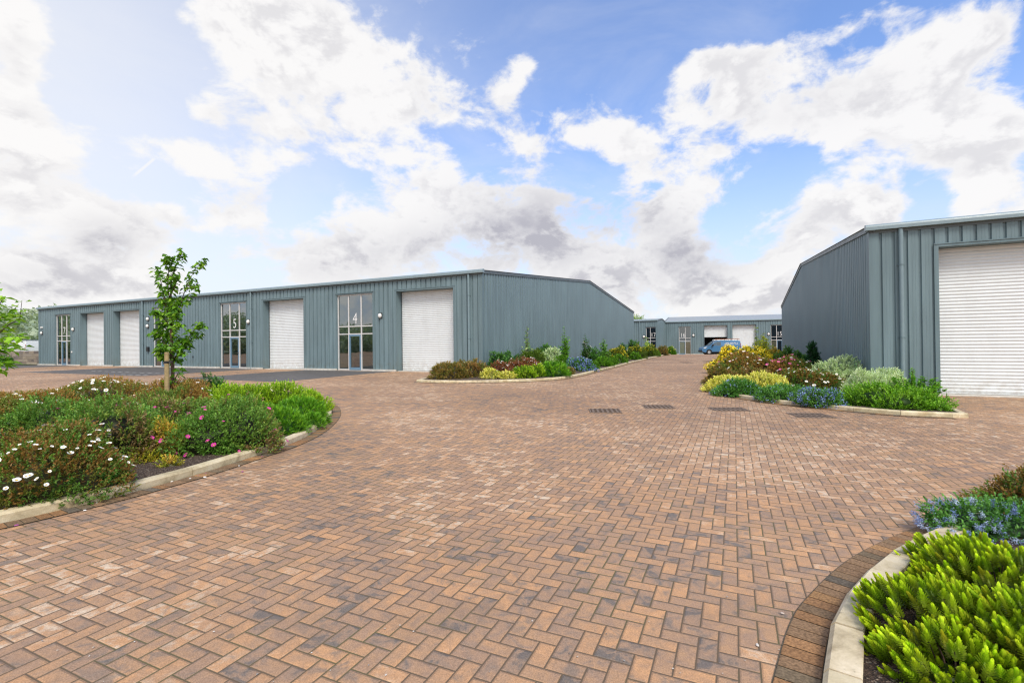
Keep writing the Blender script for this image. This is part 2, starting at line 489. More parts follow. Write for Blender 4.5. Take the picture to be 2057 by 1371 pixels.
def kerb(name, path, inside, label, stone=.9, wid=.13, hgt=.105, gap=.008):
    "stones laid along a ground path; inside = +1 when the bed lies left of the walking direction"
    pts = resample(path, stone); mb = MB()
    def nrm(i):
        a, b = pts[max(i-1, 0)], pts[min(i+1, len(pts)-1)]
        d = (b-a).normalized(); return Vector((-d.y, d.x, 0))*inside
    prof = [(0, -.1), (0, hgt-.025), (.022, hgt), (wid-.006, hgt), (wid, hgt-.006), (wid, -.1)]
    for i in range(len(pts)-1):
        a, b = pts[i], pts[i+1]; d = (b-a).normalized()
        n0, n1 = nrm(i), nrm(i+1); a = a + d*gap/2; b = b - d*gap/2
        k = R.uniform(.84, 1.06); mb.col = (k, k*R.uniform(.97, 1.0), k*R.uniform(.93, .99))
        jz = R.uniform(-.004, .004)
        za, zb = gz(a.x, a.y)+jz, gz(b.x, b.y)+jz
        vs = [(a.x+n0.x*o, a.y+n0.y*o, za+z) for o, z in prof] + [(b.x+n1.x*o, b.y+n1.y*o, zb+z) for o, z in prof]
        m = len(prof)
        mb.add(vs, [(q, (q+1) % m, m+(q+1) % m, m+q) for q in range(m)] + [tuple(range(m)), tuple(range(2*m-1, m-1, -1))])
    o = mb.build(name, M['kerb'], col=True)
    return tag(o, label, kind='structure')

def border(name, path, outside, label, brick=.103, length=.205):
    "a soldier course of bricks beside a kerb"
    pts = resample(path, brick); mb = MB(); under = MB()
    stops = [lin(*c)[:3] for c in ((104, 94, 82), (116, 100, 80), (128, 104, 80), (136, 108, 82), (150, 112, 78), (160, 122, 84))]
    def nrm(i):
        a, b = pts[max(i-3, 0)], pts[min(i+3, len(pts)-1)]
        d = (b-a).normalized(); return Vector((-d.y, d.x, 0))*outside
    for i in range(len(pts)-1):
        a, b = pts[i], pts[i+1]; d = (b-a).normalized(); n0, n1 = nrm(i), nrm(i+1)
        A, B = a + d*.004, b - d*.004
        q = [A + n0*.014, B + n1*.014, B + n1*(length-.004), A + n0*(length-.004)]
        c = stops[R.choice((0, 1, 2, 2, 2, 3, 3, 4, 4, 5))]; k = R.uniform(.88, 1.16)
        mb.col = (c[0]*k, c[1]*k, c[2]*k*.97)
        jz = R.uniform(.009, .0105)
        top = [(v.x, v.y, gz(v.x, v.y)+jz) for v in q]
        cen = sum((Vector(t) for t in top), Vector())/4
        ins = [tuple(Vector(t) + (cen-Vector(t))*.06 + Vector((0, 0, .0022))) for t in top]
        mb.add(top + ins, [(4, 5, 6, 7), (0, 1, 5, 4), (1, 2, 6, 5), (2, 3, 7, 6), (3, 0, 4, 7)])
        q = [a, b, b + n1*(length+.003), a + n0*(length+.003)]
        mb.col = (.11, .09, .06)
        mb.add([(v.x, v.y, gz(v.x, v.y)+.0055) for v in q], [(0, 1, 2, 3)])
    o = mb.build(name, M['border'], col=True)
    return tag(o, label, kind='structure')

def inset(path, inside, d):
    pts = [Vector((p[0], p[1], 0)) for p in path]; out = []
    for i in range(len(pts)):
        a, b = pts[max(i-1, 0)], pts[min(i+1, len(pts)-1)]
        t = (b-a).normalized(); out.append(pts[i] + Vector((-t.y, t.x, 0))*inside*d)
    return out

G = lambda *l: [gp(x, y) for x, y in l]
# bed on the left in the foreground
leftP = G((-330, 1120), (-150, 1085), (0, 1052), (44, 1043), (136, 1021.6), (250, 994), (395, 953.5), (497, 921), (578, 894), (629.5, 869), (658, 846), (667, 829), (660, 815), (630, 803), (560, 800), (300, 797), (0, 797), (-300, 800))
kerb('kerb', leftP, 1, 'pale concrete kerb edging the left foreground flower bed')
border('brick_border', leftP[:15], -1, 'soldier course of dark bricks along the left bed kerb')
sheet('soil', inset(resample(leftP, .6), 1, .1), .075, M['soil'], 'dark bark mulch of the left foreground bed', 1.0, .03)
# bed along the gable of the long building
midP = G((836.6, 767), (890, 768.9), (949.6, 768.7), (1028, 767), (1085, 764.7), (1139.5, 759.6), (1193.7, 747.6), (1254, 732.5), (1302, 720.4), (1340, 713.2), (1356.5, 710.4))
cor = Vector((LX, LY, 0))
midB = [gp(836.6, 767), gp(868, 759)]
kerb('kerb', midP, 1, 'pale concrete kerb edging the bed along the gable wall')
kerb('kerb', [midB[0]+Vector((.02, .12, 0)), (midB[0]+midB[1])/2, midB[1]], -1, 'short pale kerb returning beside the brown heather')
border('brick_border', midP, -1, 'soldier course of bricks along the gable bed kerb')
gd = Vector((math.sin(YAW), math.cos(YAW), 0))
soilM = inset(resample(midP, 1.0), 1, .1) + [midP[-1] + Vector((-1.5, 3.0, 0)), cor + gd*39 + Vector((.0, 0, 0)), cor + gd*20, cor + gd*.0, midB[1]]
sheet('soil', soilM, .075, M['soil'], 'dark bark mulch of the bed along the gable wall', 1.4, .03)
# bed on the right
rgd = Vector((math.sin(YAWR), math.cos(YAWR), 0))
rightP = G((1913, 838.8), (1802.6, 833.5), (1688.5, 823.4), (1567.7, 811), (1497, 801), (1448, 792.5), (1428, 785.5), (1424, 779.5), (1433, 766), (1446, 750), (1462, 732), (1476, 717))
kerb('kerb', rightP, -1, 'pale concrete kerb edging the right hand flower bed')
kerb('kerb', G((1944, 838.5), (1925, 830), (1880, 812)), 1, 'short pale kerb returning to the right roller door')
tip = G((1913, 838.8), (1930, 839.4), (1946, 838.8))
kerb('kerb', tip, 1, 'rounded kerb stone at the tip of the right bed', stone=.5)
border('brick_border', rightP, 1, 'soldier course of bricks along the right bed kerb')
rc = Vector((RX, RY, 0)); rx = Vector((math.cos(YAWR), -math.sin(YAWR), 0))
sheet('soil', inset(resample(rightP, 1.0), -1, .1) + [rightP[-1] + Vector((2.2, 1, 0)), rc + rgd*25, rc + rgd*10, rc, rc + rx*1.6, gp(1880, 812), gp(1930, 834)], .075, M['soil'], 'dark bark mulch of the right hand bed', 1.2, .03)
# bed in the near right corner
nearP = G((1640, 1520), (1650, 1430), (1656.5, 1371), (1666, 1300), (1679, 1255), (1695, 1229), (1730.5, 1184), (1772, 1144), (1830, 1108), (1905, 1073), (1990, 1040), (2090, 1008), (2300, 955))
kerb('kerb', nearP, -1, 'cream concrete kerb curving round the near right bed', stone=.46, wid=.15, hgt=.11)
border('brick_border', nearP, 1, 'soldier course of dark bricks along the near right kerb')
sheet('soil', inset(resample(nearP, .3), -1, .1) + [nearP[-1] + Vector((.5, -1.5, 0)), nearP[0] + Vector((3.5, -.6, 0))], .07, M['soil'], 'brown bark mulch of the near right bed', .5, .02)

# ------------------------------------------------------------------ drain grates
def grate(name, px, py, wpx, lng, label, group):
    c = gp(px, py); w = wpx*c.y/F
    root = empty(name, (c.x, c.y, c.z), -YAW*.25); tag(root, label, 'drain grate', group)
    hw, hl = w/2, lng/2
    mb = MB(); mb.quad((-hw, -hl, .005), (hw, -hl, .005), (hw, hl, .005), (-hw, hl, .005)); mb.build('pit', M['pit'], root)
    f = MB(); t = .035
    f.cbox(-hw-t, hw+t, -hl-t, -hl, 0, .016, .003); f.cbox(-hw-t, hw+t, hl, hl+t, 0, .016, .003)
    f.cbox(-hw-t, -hw, -hl, hl, 0, .0155, .003); f.cbox(hw, hw+t, -hl, hl, 0, .0155, .003)
    f.build('frame', M['iron'], root)
    g = MB(); n = int(w/.1)
    for i in range(n):
        x = -hw + (i+.5)*w/n; g.box(x-.026, x+.026, -hl+.002, hl-.002, .006, .014)
    g.box(-hw+.002, hw-.002, -.015, .015, .0065, .0145)
    g.build('bars', M['iron'], root)
    return root
for px, py, w, l, lb in ((1215, 825, 56, .62, 'flush drain grate in the paving, leftmost of the row of four'),
                         (1322, 817, 52, .58, 'flush drain grate in the paving, second from left in the row of four'),
                         (1463, 822, 62, .55, 'flush drain grate in front of the right bed, third of the row of four'),
                         (1628, 834.5, 62, .6, 'flush drain grate close to the blue flowering shrub at the right kerb'),
                         (1379, 728, 18, 1.2, 'small distant drain grate in the middle of the access road'),
                         (1424, 726, 16, 1.2, 'small distant drain grate beside the yellow shrubs and road')):
    grate('drain_grate', px, py, w, l, lb, 'drain grates set in the brick paving')

# ------------------------------------------------------------------ buildings
PITCHR = .333
def ribs(x0, x1, cuts=(), mirror=False):
    "profile of the cladding: list of (x, y); y grows into the wall"
    xs = []
    n = int(math.ceil((x1-x0)/PITCHR))
    for i in range(n):
        b = x0 + i*PITCHR
        for dx, y in ((0, .0), (.085, 0), (.0875, .003), (.095, .003), (.0975, 0), (.165, 0), (.1675, .003), (.175, .003), (.1775, 0), (.245, 0), (.254, .05), (.318, .05), (.333, 0)):
            if b+dx <= x1 + 1e-6: xs.append((b+dx, y))
    def yat(x):
        for (a, ya), (b, yb) in zip(xs, xs[1:]):
            if a <= x <= b: return ya + (yb-ya)*(x-a)/max(b-a, 1e-9)
        return 0
    allx = sorted({round(a, 5) for a, _ in xs} | {round(c, 5) for c in cuts if x0 < c < x1} | {round(x1, 5)})
    return [(x, yat(x)) for x in allx]

def rib_wall(name, x0, x1, top, opens, root, mat):
    "top: function of x; opens: (xa, xb, za, zb)"
    cuts = [c for o in opens for c in o[:2]]
    P = ribs(x0, x1, cuts); mb = MB()
    for (a, ya), (b, yb) in zip(P, P[1:]):
        if b-a < 1e-6: continue
        m = (a+b)/2; spans = [(0.0, None)]
        for xa, xb, za, zb in opens:
            if xa < m < xb:
                spans = [] if za <= 0 else [(0.0, za)]
                spans.append((zb, None))
        for z0, z1 in spans:
            ta, tb = (top(a), top(b)) if z1 is None else (z1, z1)
            mb.quad((a, ya, z0), (b, yb, z0), (b, yb, tb), (a, ya, ta))
    return mb.build(name, mat, root, fix=False)

def roller_door(root, x0, x1, h, rec, openh=0.0, zb=0.0):
    "opening x0..x1, h high, shutter set back by rec"
    fr = MB(); t = .11
    fr.box(x0-t, x0, -.012, .03, zb, h+t*.7); fr.box(x1, x1+t, -.012, .03, zb, h+t*.7); fr.box(x0, x1, -.0115, .03, h, h+t*.7)
    fr.box(x0-t-.008, x1+t+.008, -.03, .0, h+t*.7, h+t*.7+.03)
    # reveals
    fr.box(x0-.02, x0, .03, rec+.06, zb, h); fr.box(x1, x1+.02, .03, rec+.06, zb, h); fr.box(x0, x1, .03, rec+.06, h, h+.02)
    door = MB(); p = .105; z = zb + openh + .05; n = int((h - z)/p) + 1
    y = rec
    for i in range(n):
        a = z + i*p; b = min(a+p, h-.001)
        prof = [(0, 0), (-.009, .12), (-.019, .36), (-.021, .55), (-.014, .82), (-.003, .95), (0, 1)]
        for (ya, ta), (yb, tb) in zip(prof, prof[1:]):
            za, zc = a + (b-a)*ta, a + (b-a)*tb
            door.quad((x0+.001, y+ya, za), (x1-.001, y+ya, za), (x1-.001, y+yb, zc), (x0+.001, y+yb, zc))
    door.box(x0+.002, x1-.002, y-.025, y+.02, zb + openh + .008, zb + openh + .05)
    d = door.build('roller_door', M['shutter'], root, fix=False)
    fr.build('door_frame', M['clad_dark'], d)
    for ga, gb in ((x0+.0015, x0+.05), (x1-.05, x1-.0015)):
        g = MB(); g.box(ga, gb, y-.034, y-.022, zb, h-.002); g.build('guide_rail', M['steel'], d)
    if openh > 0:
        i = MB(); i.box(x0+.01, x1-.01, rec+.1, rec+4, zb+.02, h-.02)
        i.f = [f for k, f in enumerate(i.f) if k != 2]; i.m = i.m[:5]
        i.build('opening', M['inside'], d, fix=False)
    return d

def text_mesh(name, body, size, mat, parent, loc, sx=.82):
    cu = D.curves.new('number_curve', 'FONT'); cu.body = body; cu.size = size; cu.align_x = 'CENTER'; cu.extrude = .004; cu.offset = -.012*size
    t = D.objects.new('number_text', cu); COL.objects.link(t)
    bpy.context.view_layer.update()
    me = D.meshes.new_from_object(t.evaluated_get(bpy.context.evaluated_depsgraph_get()))
    D.objects.remove(t); me.materials.clear(); me.materials.append(mat); me.name = name
    for v in me.vertices: v.co = Vector((v.co.x*sx, -v.co.z, v.co.y))
    o = D.objects.new(name, me); COL.objects.link(o); o.parent = parent; o.location = loc
    return o

def window(root, x0, x1, top, num=None, nx=3, door_i=1, hinge=1, boards=None, xs=None, rec=.13, zb=0.0, numx=None):
    t1, t2 = 2.665, 2.2; t = .032
    fl = MB(); w = .075
    fl.box(x0-w, x0, -.012, .03, zb, top+w); fl.box(x1, x1+w, -.012, .03, zb, top+w); fl.box(x0, x1, -.0115, .03, top, top+w)
    fl.box(x0-w-.01, x1+w+.01, -.05, .0, top+w, top+w+.025)
    fl.box(x0-.02, x0, .03, rec+.05, zb, top); fl.box(x1, x1+.02, .03, rec+.05, zb, top); fl.box(x0, x1, .03, rec+.05, top, top+.02)
    X = xs or [x0 + (x1-x0)*i/nx for i in range(nx+1)]
    fr = MB(); y0, y1 = rec-.05, rec+.03
    for i, x in enumerate(X):
        a = x - t if 0 < i < len(X)-1 else (x if i == 0 else x-2*t); fr.box(a, a+2*t, y0, y1, zb, top)
    for z in (zb+.045, t2, t1, top-t):
        for a, b in zip(X, X[1:]):
            i = X.index(a)
            if z < .2 and i == door_i: continue
            la = a + (2*t if i == 0 else t); lb = b - (2*t if i == len(X)-2 else t)
            fr.box(la, lb, y0+.004, y1-.004, z-t, z+t)
    win = fr.build('window', M['frame'], root)
    fl.build('window_surround', M['clad_dark'], win)
    gl = MB(); gl.quad((x0+.01, rec-.01, zb+.02), (x1-.01, rec-.01, zb+.02), (x1-.01, rec-.01, top-.02), (x0+.01, rec-.01, top-.02))
    gl.build('glazing', M['glass'], win)
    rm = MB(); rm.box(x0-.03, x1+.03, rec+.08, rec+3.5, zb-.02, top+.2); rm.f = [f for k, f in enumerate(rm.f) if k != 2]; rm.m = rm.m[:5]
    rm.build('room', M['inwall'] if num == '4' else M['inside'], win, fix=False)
    if door_i is not None:
        a, b = X[door_i] + t+.004, X[door_i+1] - t-.004
        d = MB(); dy0, dy1 = rec-.06, rec+.02; k = .085
        d.box(a, a+k, dy0, dy1, zb+.01, t2-t-.003); d.box(b-k, b, dy0, dy1, zb+.01, t2-t-.003)
        d.box(a+k, b-k, dy0+.002, dy1, zb+.01, zb+.01+.16); d.box(a+k, b-k, dy0+.002, dy1, t2-t-.003-.1, t2-t-.003)
        do = d.build('entrance_door', M['doorblue'], root)
        h = MB(); hx = b-k/2 if hinge > 0 else a+k/2
        h.box(hx-.02, hx+.02, dy0-.012, dy0-.001, 1.0, 1.14); h.box(hx-.13*hinge if hinge > 0 else hx, hx if hinge > 0 else hx+.13, dy0-.05, dy0-.03, 1.06, 1.085); h.box(hx-.012, hx+.012, dy0-.05, dy0-.012, 1.062, 1.083)
        h.build('handle', M['steel'], do)
    if boards:
        for i, mt in boards:
            bo = MB(); bo.box(X[i]+.06, X[i+1]-.06, rec+.02, rec+.035, zb+.1, t2-.06); bo.build('board', M[mt], win)
    if num:
        cx_ = numx if numx is not None else (X[1]+X[2])/2 if nx == 3 else (X[0]+X[1])/2
        text_mesh('unit_number', num, .95, M['number'], win, (cx_, rec-.022, 2.83))
    return win

def lamp(root, x, z, rnd=False, s=.15):
    mb = MB(); mb.cbox(x-s, x+s, -.05, -.001, z-s*1.15, z+s*1.15, .02); b = mb.build('wall_lamp', M['dark'], root)
    g = MB(); n = 12
    pr = [(1.0, 0), (.97, .05), (.8, .09), (.45, .115), (0.01, .12)]; vs = []
    for r, y in pr:
        for k in range(n):
            a = 2*PI*k/n; vs.append((x + r*s*.84*math.cos(a), -.05-y, z + r*s*(.95 if rnd else 1.0)*math.sin(a) - s*.05))
    fs = [(i*n+k, i*n+(k+1) % n, (i+1)*n+(k+1) % n, (i+1)*n+k) for i in range(len(pr)-1) for k in range(n)]
    g.add(vs, fs); g.build('lens', M['white'], b, smooth=True)

def small_box(root, name, x, z, w, h, d, mat):
    mb = MB(); mb.cbox(x-w/2, x+w/2, -d, .01, z-h/2, z+h/2, .012); return mb.build(name, M[mat], root)

def downpipe(root, x, H, zb, brk=(1.8, 4.1), w=.062):
    mb = MB(); n = 12
    mb.tube([(x, -.075, zb), (x, -.075, H-.02)], w, 14, True)
    p = mb.build('downpipe', M['pipe'], root, smooth=False)
    for z in brk:
        b = MB(); b.tube([(x, -.075, z-.02), (x, -.075, z+.02)], w+.008, 14); b.box(x-.1, x+.1, -.03, .002, z-.02, z+.02); b.build('bracket', M['clad_dark'], p)

def gutter(root, x0, x1, H, ends=.12):
    prof = [(-.17, 0), (-.17, .10), (-.15, .15), (-.10, .185), (-.03, .20), (.06, .20), (.06, 0)]
    mb = MB(); mb.ext([(y, H+z) for y, z in prof], x0-ends, x1+ends); mb.build('gutter', M['gutter'], root)
    mb = MB(); mb.box(x0, x1, -.02, -.001, H-.09, H-.001); mb.build('eaves_flashing', M['verge'], root)

def shed(name, label, loc, yaw, x0, x1, side, doors, wins, depth=DEPTH, zb=-.0):
    "side = x of the visible gable"
    RIDGE_ = EAVE + 1.697*depth/DEPTH
    root = empty(name, loc, -yaw); tag(root, label, 'industrial unit', 'profiled metal industrial units of the estate')
    opens = [(a-.02, b+.02, -1, h+.02) for a, b, h, *_ in doors] + [(a, b, -1, t) for a, b, t, *_ in wins]
    rib_wall('front_wall', x0, x1, lambda x: EAVE, opens, root, M['clad'])
    # gable walls are ribbed along local y
    def gable(x, s):
        P = ribs(0, depth); mb = MB()
        tp = lambda v: EAVE + (RIDGE_-EAVE)*(1-abs(v-depth/2)/(depth/2))
        for (a, ya), (b, yb) in zip(P, P[1:]):
            if b-a < 1e-6: continue
            q = [(x-s*ya, a, 0), (x-s*yb, b, 0), (x-s*yb, b, tp(b)), (x-s*ya, a, tp(a))]
            mb.quad(*(q if s > 0 else q[::-1]))
        mb.build('gable_wall', M['clad'], root, fix=False)
        v = MB(); t = .16
        for y0, z0, y1, z1 in ((-.12, EAVE-.12/(depth/2)*(RIDGE_-EAVE), depth/2, RIDGE_), (depth/2, RIDGE_, depth+.12, EAVE-.12/(depth/2)*(RIDGE_-EAVE))):
            xa, xb = (x-.12, x+.05) if s > 0 else (x-.05, x+.12)
            vs = [(xx, y, z+dz) for (y, z) in ((y0, z0), (y1, z1)) for xx in (xa, xb) for dz in (-.02, t)]
            v.add(vs, [(0, 1, 3, 2), (4, 6, 7, 5), (0, 4, 5, 1), (2, 3, 7, 6), (1, 5, 7, 3), (0, 2, 6, 4)])
        v.build('verge_trim', M['verge'], root)
        c = MB(); w = .24
        c.box(*((x-w, x+.022) if s > 0 else (x-.022, x+w)), -.022, -.003, 0, EAVE-.09)
        c.box(*((x+.003, x+.022) if s > 0 else (x-.022, x-.003)), -.003, .2, 0, EAVE-.03)
        c.build('corner_trim', M['clad_dark'], root)
    gable(x1, 1); gable(x0, -1)
    mb = MB(); mb.quad((x0, depth, 0), (x1, depth, 0), (x1, depth, EAVE), (x0, depth, EAVE)); mb.build('rear_wall', M['clad'], root)
    rf = MB()
    for a, b in (((-.1, EAVE+.14), (depth/2, RIDGE_+.15)), ((depth/2, RIDGE_+.15), (depth+.1, EAVE+.14))):
        rf.quad((x0-.1, a[0], a[1]), (x1+.1, a[0], a[1]), (x1+.1, b[0], b[1]), (x0-.1, b[0], b[1]))
    rf.build('roof', M['roof'], root)
    gutter(root, x0, x1, EAVE)
    for d in doors: roller_door(root, d[0], d[1], d[2], .5, *(d[3:]))
    for w in wins: window(root, w[0], w[1], w[2], **(w[3] if len(w) > 3 else {}))
    # plinth between the openings
    edges = sorted([(d[0]-.02, d[1]+.02) for d in doors] + [(w[0], w[1]) for w in wins]); x = x0; pl = MB()
    for a, b in edges + [(x1+.03, x1)]:
        if a - x > .1: pl.cbox(x+.01, a-.01, -.13, .06, -.45, .075, .012)
        x = b
    pl.box(x0+.05, x1-.03, .0605, .7, -.45, -.004)
    pl.build('plinth', M['plinth'], root)
    return root

Ld = [(-5.652, -1.792, 4.586), (-16.914, -13.092, 4.586), (-35.288, -31.459, 4.586), (-40.586, -36.748, 4.586)]
W3 = lambda a, b: [a, a + (b-a)*.355, a + (b-a)*.675, b]
Lw_ = [(-10.243, -7.408, 4.6, dict(num='4', xs=[-10.243, -9.37, -8.37, -7.408])),
       (-21.429, -18.619, 4.6, dict(num='5', xs=[-21.429, -20.47, -19.47, -18.619])),
       (-29.62, -26.8, 4.6, dict(num='6')),
       (-44.988, -42.3, 4.6, dict(num='7'))]
LB = shed('industrial_building', 'long blue grey building with units 4 to 7, four white shutters and tall windows', (LX, LY, LZ), YAW, -48.15, 0, 0, Ld, Lw_)
for x in (-.78, -18.03, -30.92): downpipe(LB, x, EAVE, -.02)
def onL(px, py):
    r = ray(px, py); n = Vector((math.sin(YAW), math.cos(YAW), 0)); t = Vector((LX, LY, 0)).dot(n)/r.dot(n); p = r*t
    return (p.x-LX)*math.cos(YAW) - (p.y-LY)*math.sin(YAW), p.z-LZ
for px, py, rd in ((764.7, 633.6, 0), (500.3, 645.8, 0), (148.1, 661.2, 0), (85, 668.4, 1), (298.2, 640.2, 1), (297.8, 654.5, 1)):
    x, z = onL(px, py); lamp(LB, x, z, rd, .14)
for nm, px, py, w, h, d, mt in (('sensor', 84.9, 657.3, .3, .12, .1, 'white'), ('letter_box', 298.7, 700.8, .26, .36, .12, 'dark'), ('alarm_box', 408.4, 671.6, .16, .24, .08, 'white'),
                                ('floodlight', 381.4, 602.3, .2, .14, .12, 'white'), ('doorbell', 144.6, 706.5, .12, .14, .05, 'white'), ('vent_cap', 388, 716, .1, .1, .05, 'dark')):
    x, z = onL(px, py); small_box(LB, nm, x, z, w, h, d, mt)

RB = shed('industrial_building', 'blue grey building on the right with one large white shutter near its corner', (RX, RY, RZ_), YAWR, 0, 26, 0, [(1.746, 5.6, 4.586), (13.0, 16.9, 4.586)], [(7.4, 10.2, 4.6, dict(num=None))])
downpipe(RB, .80, EAVE, -.02)

BYAW = math.radians(20)
def onB(px, py):
    r = ray(px, py); n = Vector((math.sin(BYAW), math.cos(BYAW), 0)); t = Vector((BX, BY, 0)).dot(n)/r.dot(n); p = r*t
    return (p.x-BX)*math.cos(BYAW) - (p.y-BY)*math.sin(BYAW), p.z-BZ
ux = lambda px, py=680: onB(px, py)[0]
dA, dB = (ux(1414.5), ux(1461.7)), (ux(1471.4), ux(1519.5))
w16 = [ux(1363.9), ux(1377), ux(1387.6)]; w15 = [ux(1548.6), ux(1560.3), ux(1572)]
BB = shed('industrial_building', 'far blue grey building with units 15 and 16 and a half raised shutter', (BX, BY, BZ), BYAW, 0, 24, 0,
          [(*dA, 4.62, 2.75), (*dB, 4.62)],
          [(w16[0], w16[2], 4.5, dict(num='16', nx=2, xs=w16, door_i=0, boards=[(0, 'pale_board'), (1, 'tan_board')], numx=(w16[0]+w16[1])/2+.1)),
           (w15[0], w15[2], 4.5, dict(num='15', nx=2, xs=w15, door_i=1, boards=[(0, 'tan_board')], numx=(w15[1]+w15[2])/2))], depth=40)
for px, py in ((1392.7, 673), (1543.8, 670.4)):
    x, z = onB(px, py); lamp(BB, x, z, True, .2)
# unit 17, set forward
C17 = at(1321, 712, 72.5)
def on17(px, py):
    r = ray(px, py); n = Vector((math.sin(YAW), math.cos(YAW), 0)); t = Vector((C17.x, C17.y, 0)).dot(n)/r.dot(n); p = r*t
    return (p.x-C17.x)*math.cos(YAW) - (p.y-C17.y)*math.sin(YAW), p.z+2.02
v17 = [on17(p, 680)[0] for p in (1297.8, 1306.3, 1319.4)]
B17 = shed('industrial_building', 'far grey unit 17 set forward beside the end of the long gable', (C17.x, C17.y, -2.06), YAW, -16, 0, 0, [], [(v17[0], v17[2]-.1, 4.3, dict(num='17', nx=2, xs=[v17[0], v17[1], v17[2]-.1], door_i=0, numx=(v17[1]+v17[2])/2-.05))], depth=9)
x, z = on17(1293.5, 675.3); lamp(B17, x, z, True, .2); downpipe(B17, on17(1284.8, 660)[0], EAVE, 0)

# desk seen through the window of unit 4
dk = empty('office_desk', (LX - 8.9*math.cos(YAW) + 1.2*math.sin(YAW), LY + 8.9*math.sin(YAW) + 1.2*math.cos(YAW), LZ), -YAW)
tag(dk, 'dark desk standing behind the window of unit 4', 'desk')
mb = MB(); mb.cbox(-.9, .9, -.35, .35, .72, .76, .01); mb.build('desk_top', M['dark'], dk)
for sx in (-.82, .82):
    mb = MB(); mb.box(sx-.03, sx+.03, -.3, .3, 0, .72); mb.build('leg', M['dark'], dk)
ch = empty('office_chair', (dk.location.x + .35, dk.location.y + .7, LZ), -YAW); tag(ch, 'blue office chair behind the desk in unit 4', 'chair')
M['blue'] = plain('blue_fabric', lin(50, 74, 130), .8)
mb = MB(); mb.cbox(-.24, .24, -.24, .24, .42, .5, .03); mb.build('seat', M['blue'], ch)
mb = MB(); mb.cbox(-.22, .22, .2, .27, .58, 1.05, .03); mb.build('backrest', M['blue'], ch)
mb = MB(); mb.tube([(0, 0, .05), (0, 0, .42)], .03, 8); mb.box(-.25, .25, -.025, .025, 0, .05); mb.box(-.025, .025, -.25, .25, 0, .049); mb.build('base', M['dark'], ch)

# ------------------------------------------------------------------ plants
def unit(a): return a/np.maximum(np.linalg.norm(a, axis=1, keepdims=True), 1e-9)
def srgb(*cs): return np.array([lin(*c)[:3] for c in cs])

def leaf_quads(P, A, L, W, fold=.18, droop=.15, rseed=None):
    "kite leaves: base P, axis A, length L, width W -> verts, faces"
    n = len(P); A = unit(A)
    up = np.tile(np.array([[0, 0, 1.]]), (n, 1)) + rng.normal(0, .45, (n, 3))
    S = unit(np.cross(A, up)); N = np.cross(S, A)
    L = np.broadcast_to(np.asarray(L, float), (n,))[:, None]; W = np.broadcast_to(np.asarray(W, float), (n,))[:, None]
    mid = P + A*L*.45
    v = np.empty((n, 4, 3))
    v[:, 0] = P; v[:, 1] = mid + S*W*.5 + N*W*fold; v[:, 2] = P + A*L - N*L*droop; v[:, 3] = mid - S*W*.5 + N*W*fold
    f = np.arange(4*n).reshape(n, 4)
    return v.reshape(-1, 3), f

def leaf_hex(P, A, L, W, N, cup=.2, tip=.0):
    "rounder leaves of two quads folded on the midrib (six points)"
    n = len(P); A = unit(A); S = unit(np.cross(A, N)); N = np.cross(S, A)
    L = np.broadcast_to(np.asarray(L, float), (n,))[:, None]; W = np.broadcast_to(np.asarray(W, float), (n,))[:, None]
    v = np.empty((n, 6, 3))
    v[:, 0] = P; v[:, 3] = P + A*L + N*L*tip
    v[:, 1] = P + A*L*.35 + S*W*.48 + N*W*cup; v[:, 2] = P + A*L*.78 + S*W*.40 + N*(W*cup + L*tip*.6)
    v[:, 5] = P + A*L*.35 - S*W*.48 + N*W*cup; v[:, 4] = P + A*L*.78 - S*W*.40 + N*(W*cup + L*tip*.6)
    b = np.arange(n)[:, None]*6
    f = np.concatenate([b + np.array([[0, 1, 2, 3]]), b + np.array([[0, 3, 4, 5]])], axis=1).reshape(-1, 4)
    return v.reshape(-1, 3), f

GL, GM, GR = 'shrubs of the left foreground bed', 'shrubs of the bed along the gable wall', 'shrubs of the right hand bed'
class Dome:
    "lumpy dome that a shrub fills"
    def __init__(s, rx, ry, h, lump=.16, nl=7, squash=1.0):
        s.r = np.array([rx, ry, h]); s.k = unit(rng.normal(size=(nl, 3))); s.fr = rng.uniform(2.2, 5.5, nl); s.ph = rng.uniform(0, 6.3, nl); s.l = lump
    def scale(s, d): return 1 + s.l*np.mean(np.cos(s.fr[None]*(d @ s.k.T)*1.6 + s.ph[None]), axis=1)*2.2
    def surf(s, d): return d*s.r*s.scale(d)[:, None]
    def dirs(s, n, zmin=-.05):
        d = unit(rng.normal(size=(n*3, 3))); d = d[d[:, 2] > zmin][:n]
        return d
    def core(s, f, col, nu=20, nv=8):
        a = np.linspace(0, 2*PI, nu, endpoint=False); e = np.linspace(-.05, PI/2, nv)
        d = np.array([[math.cos(q)*math.cos(p), math.cos(q)*math.sin(p), math.sin(q)] for q in e for p in a])
        v = s.surf(d)*f
        fs = [[i*nu+k, i*nu+(k+1) % nu, (i+1)*nu+(k+1) % nu, (i+1)*nu+k] for i in range(nv-1) for k in range(nu)]
        return v, np.array(fs), np.tile(np.array(col)[None], (len(v), 1))

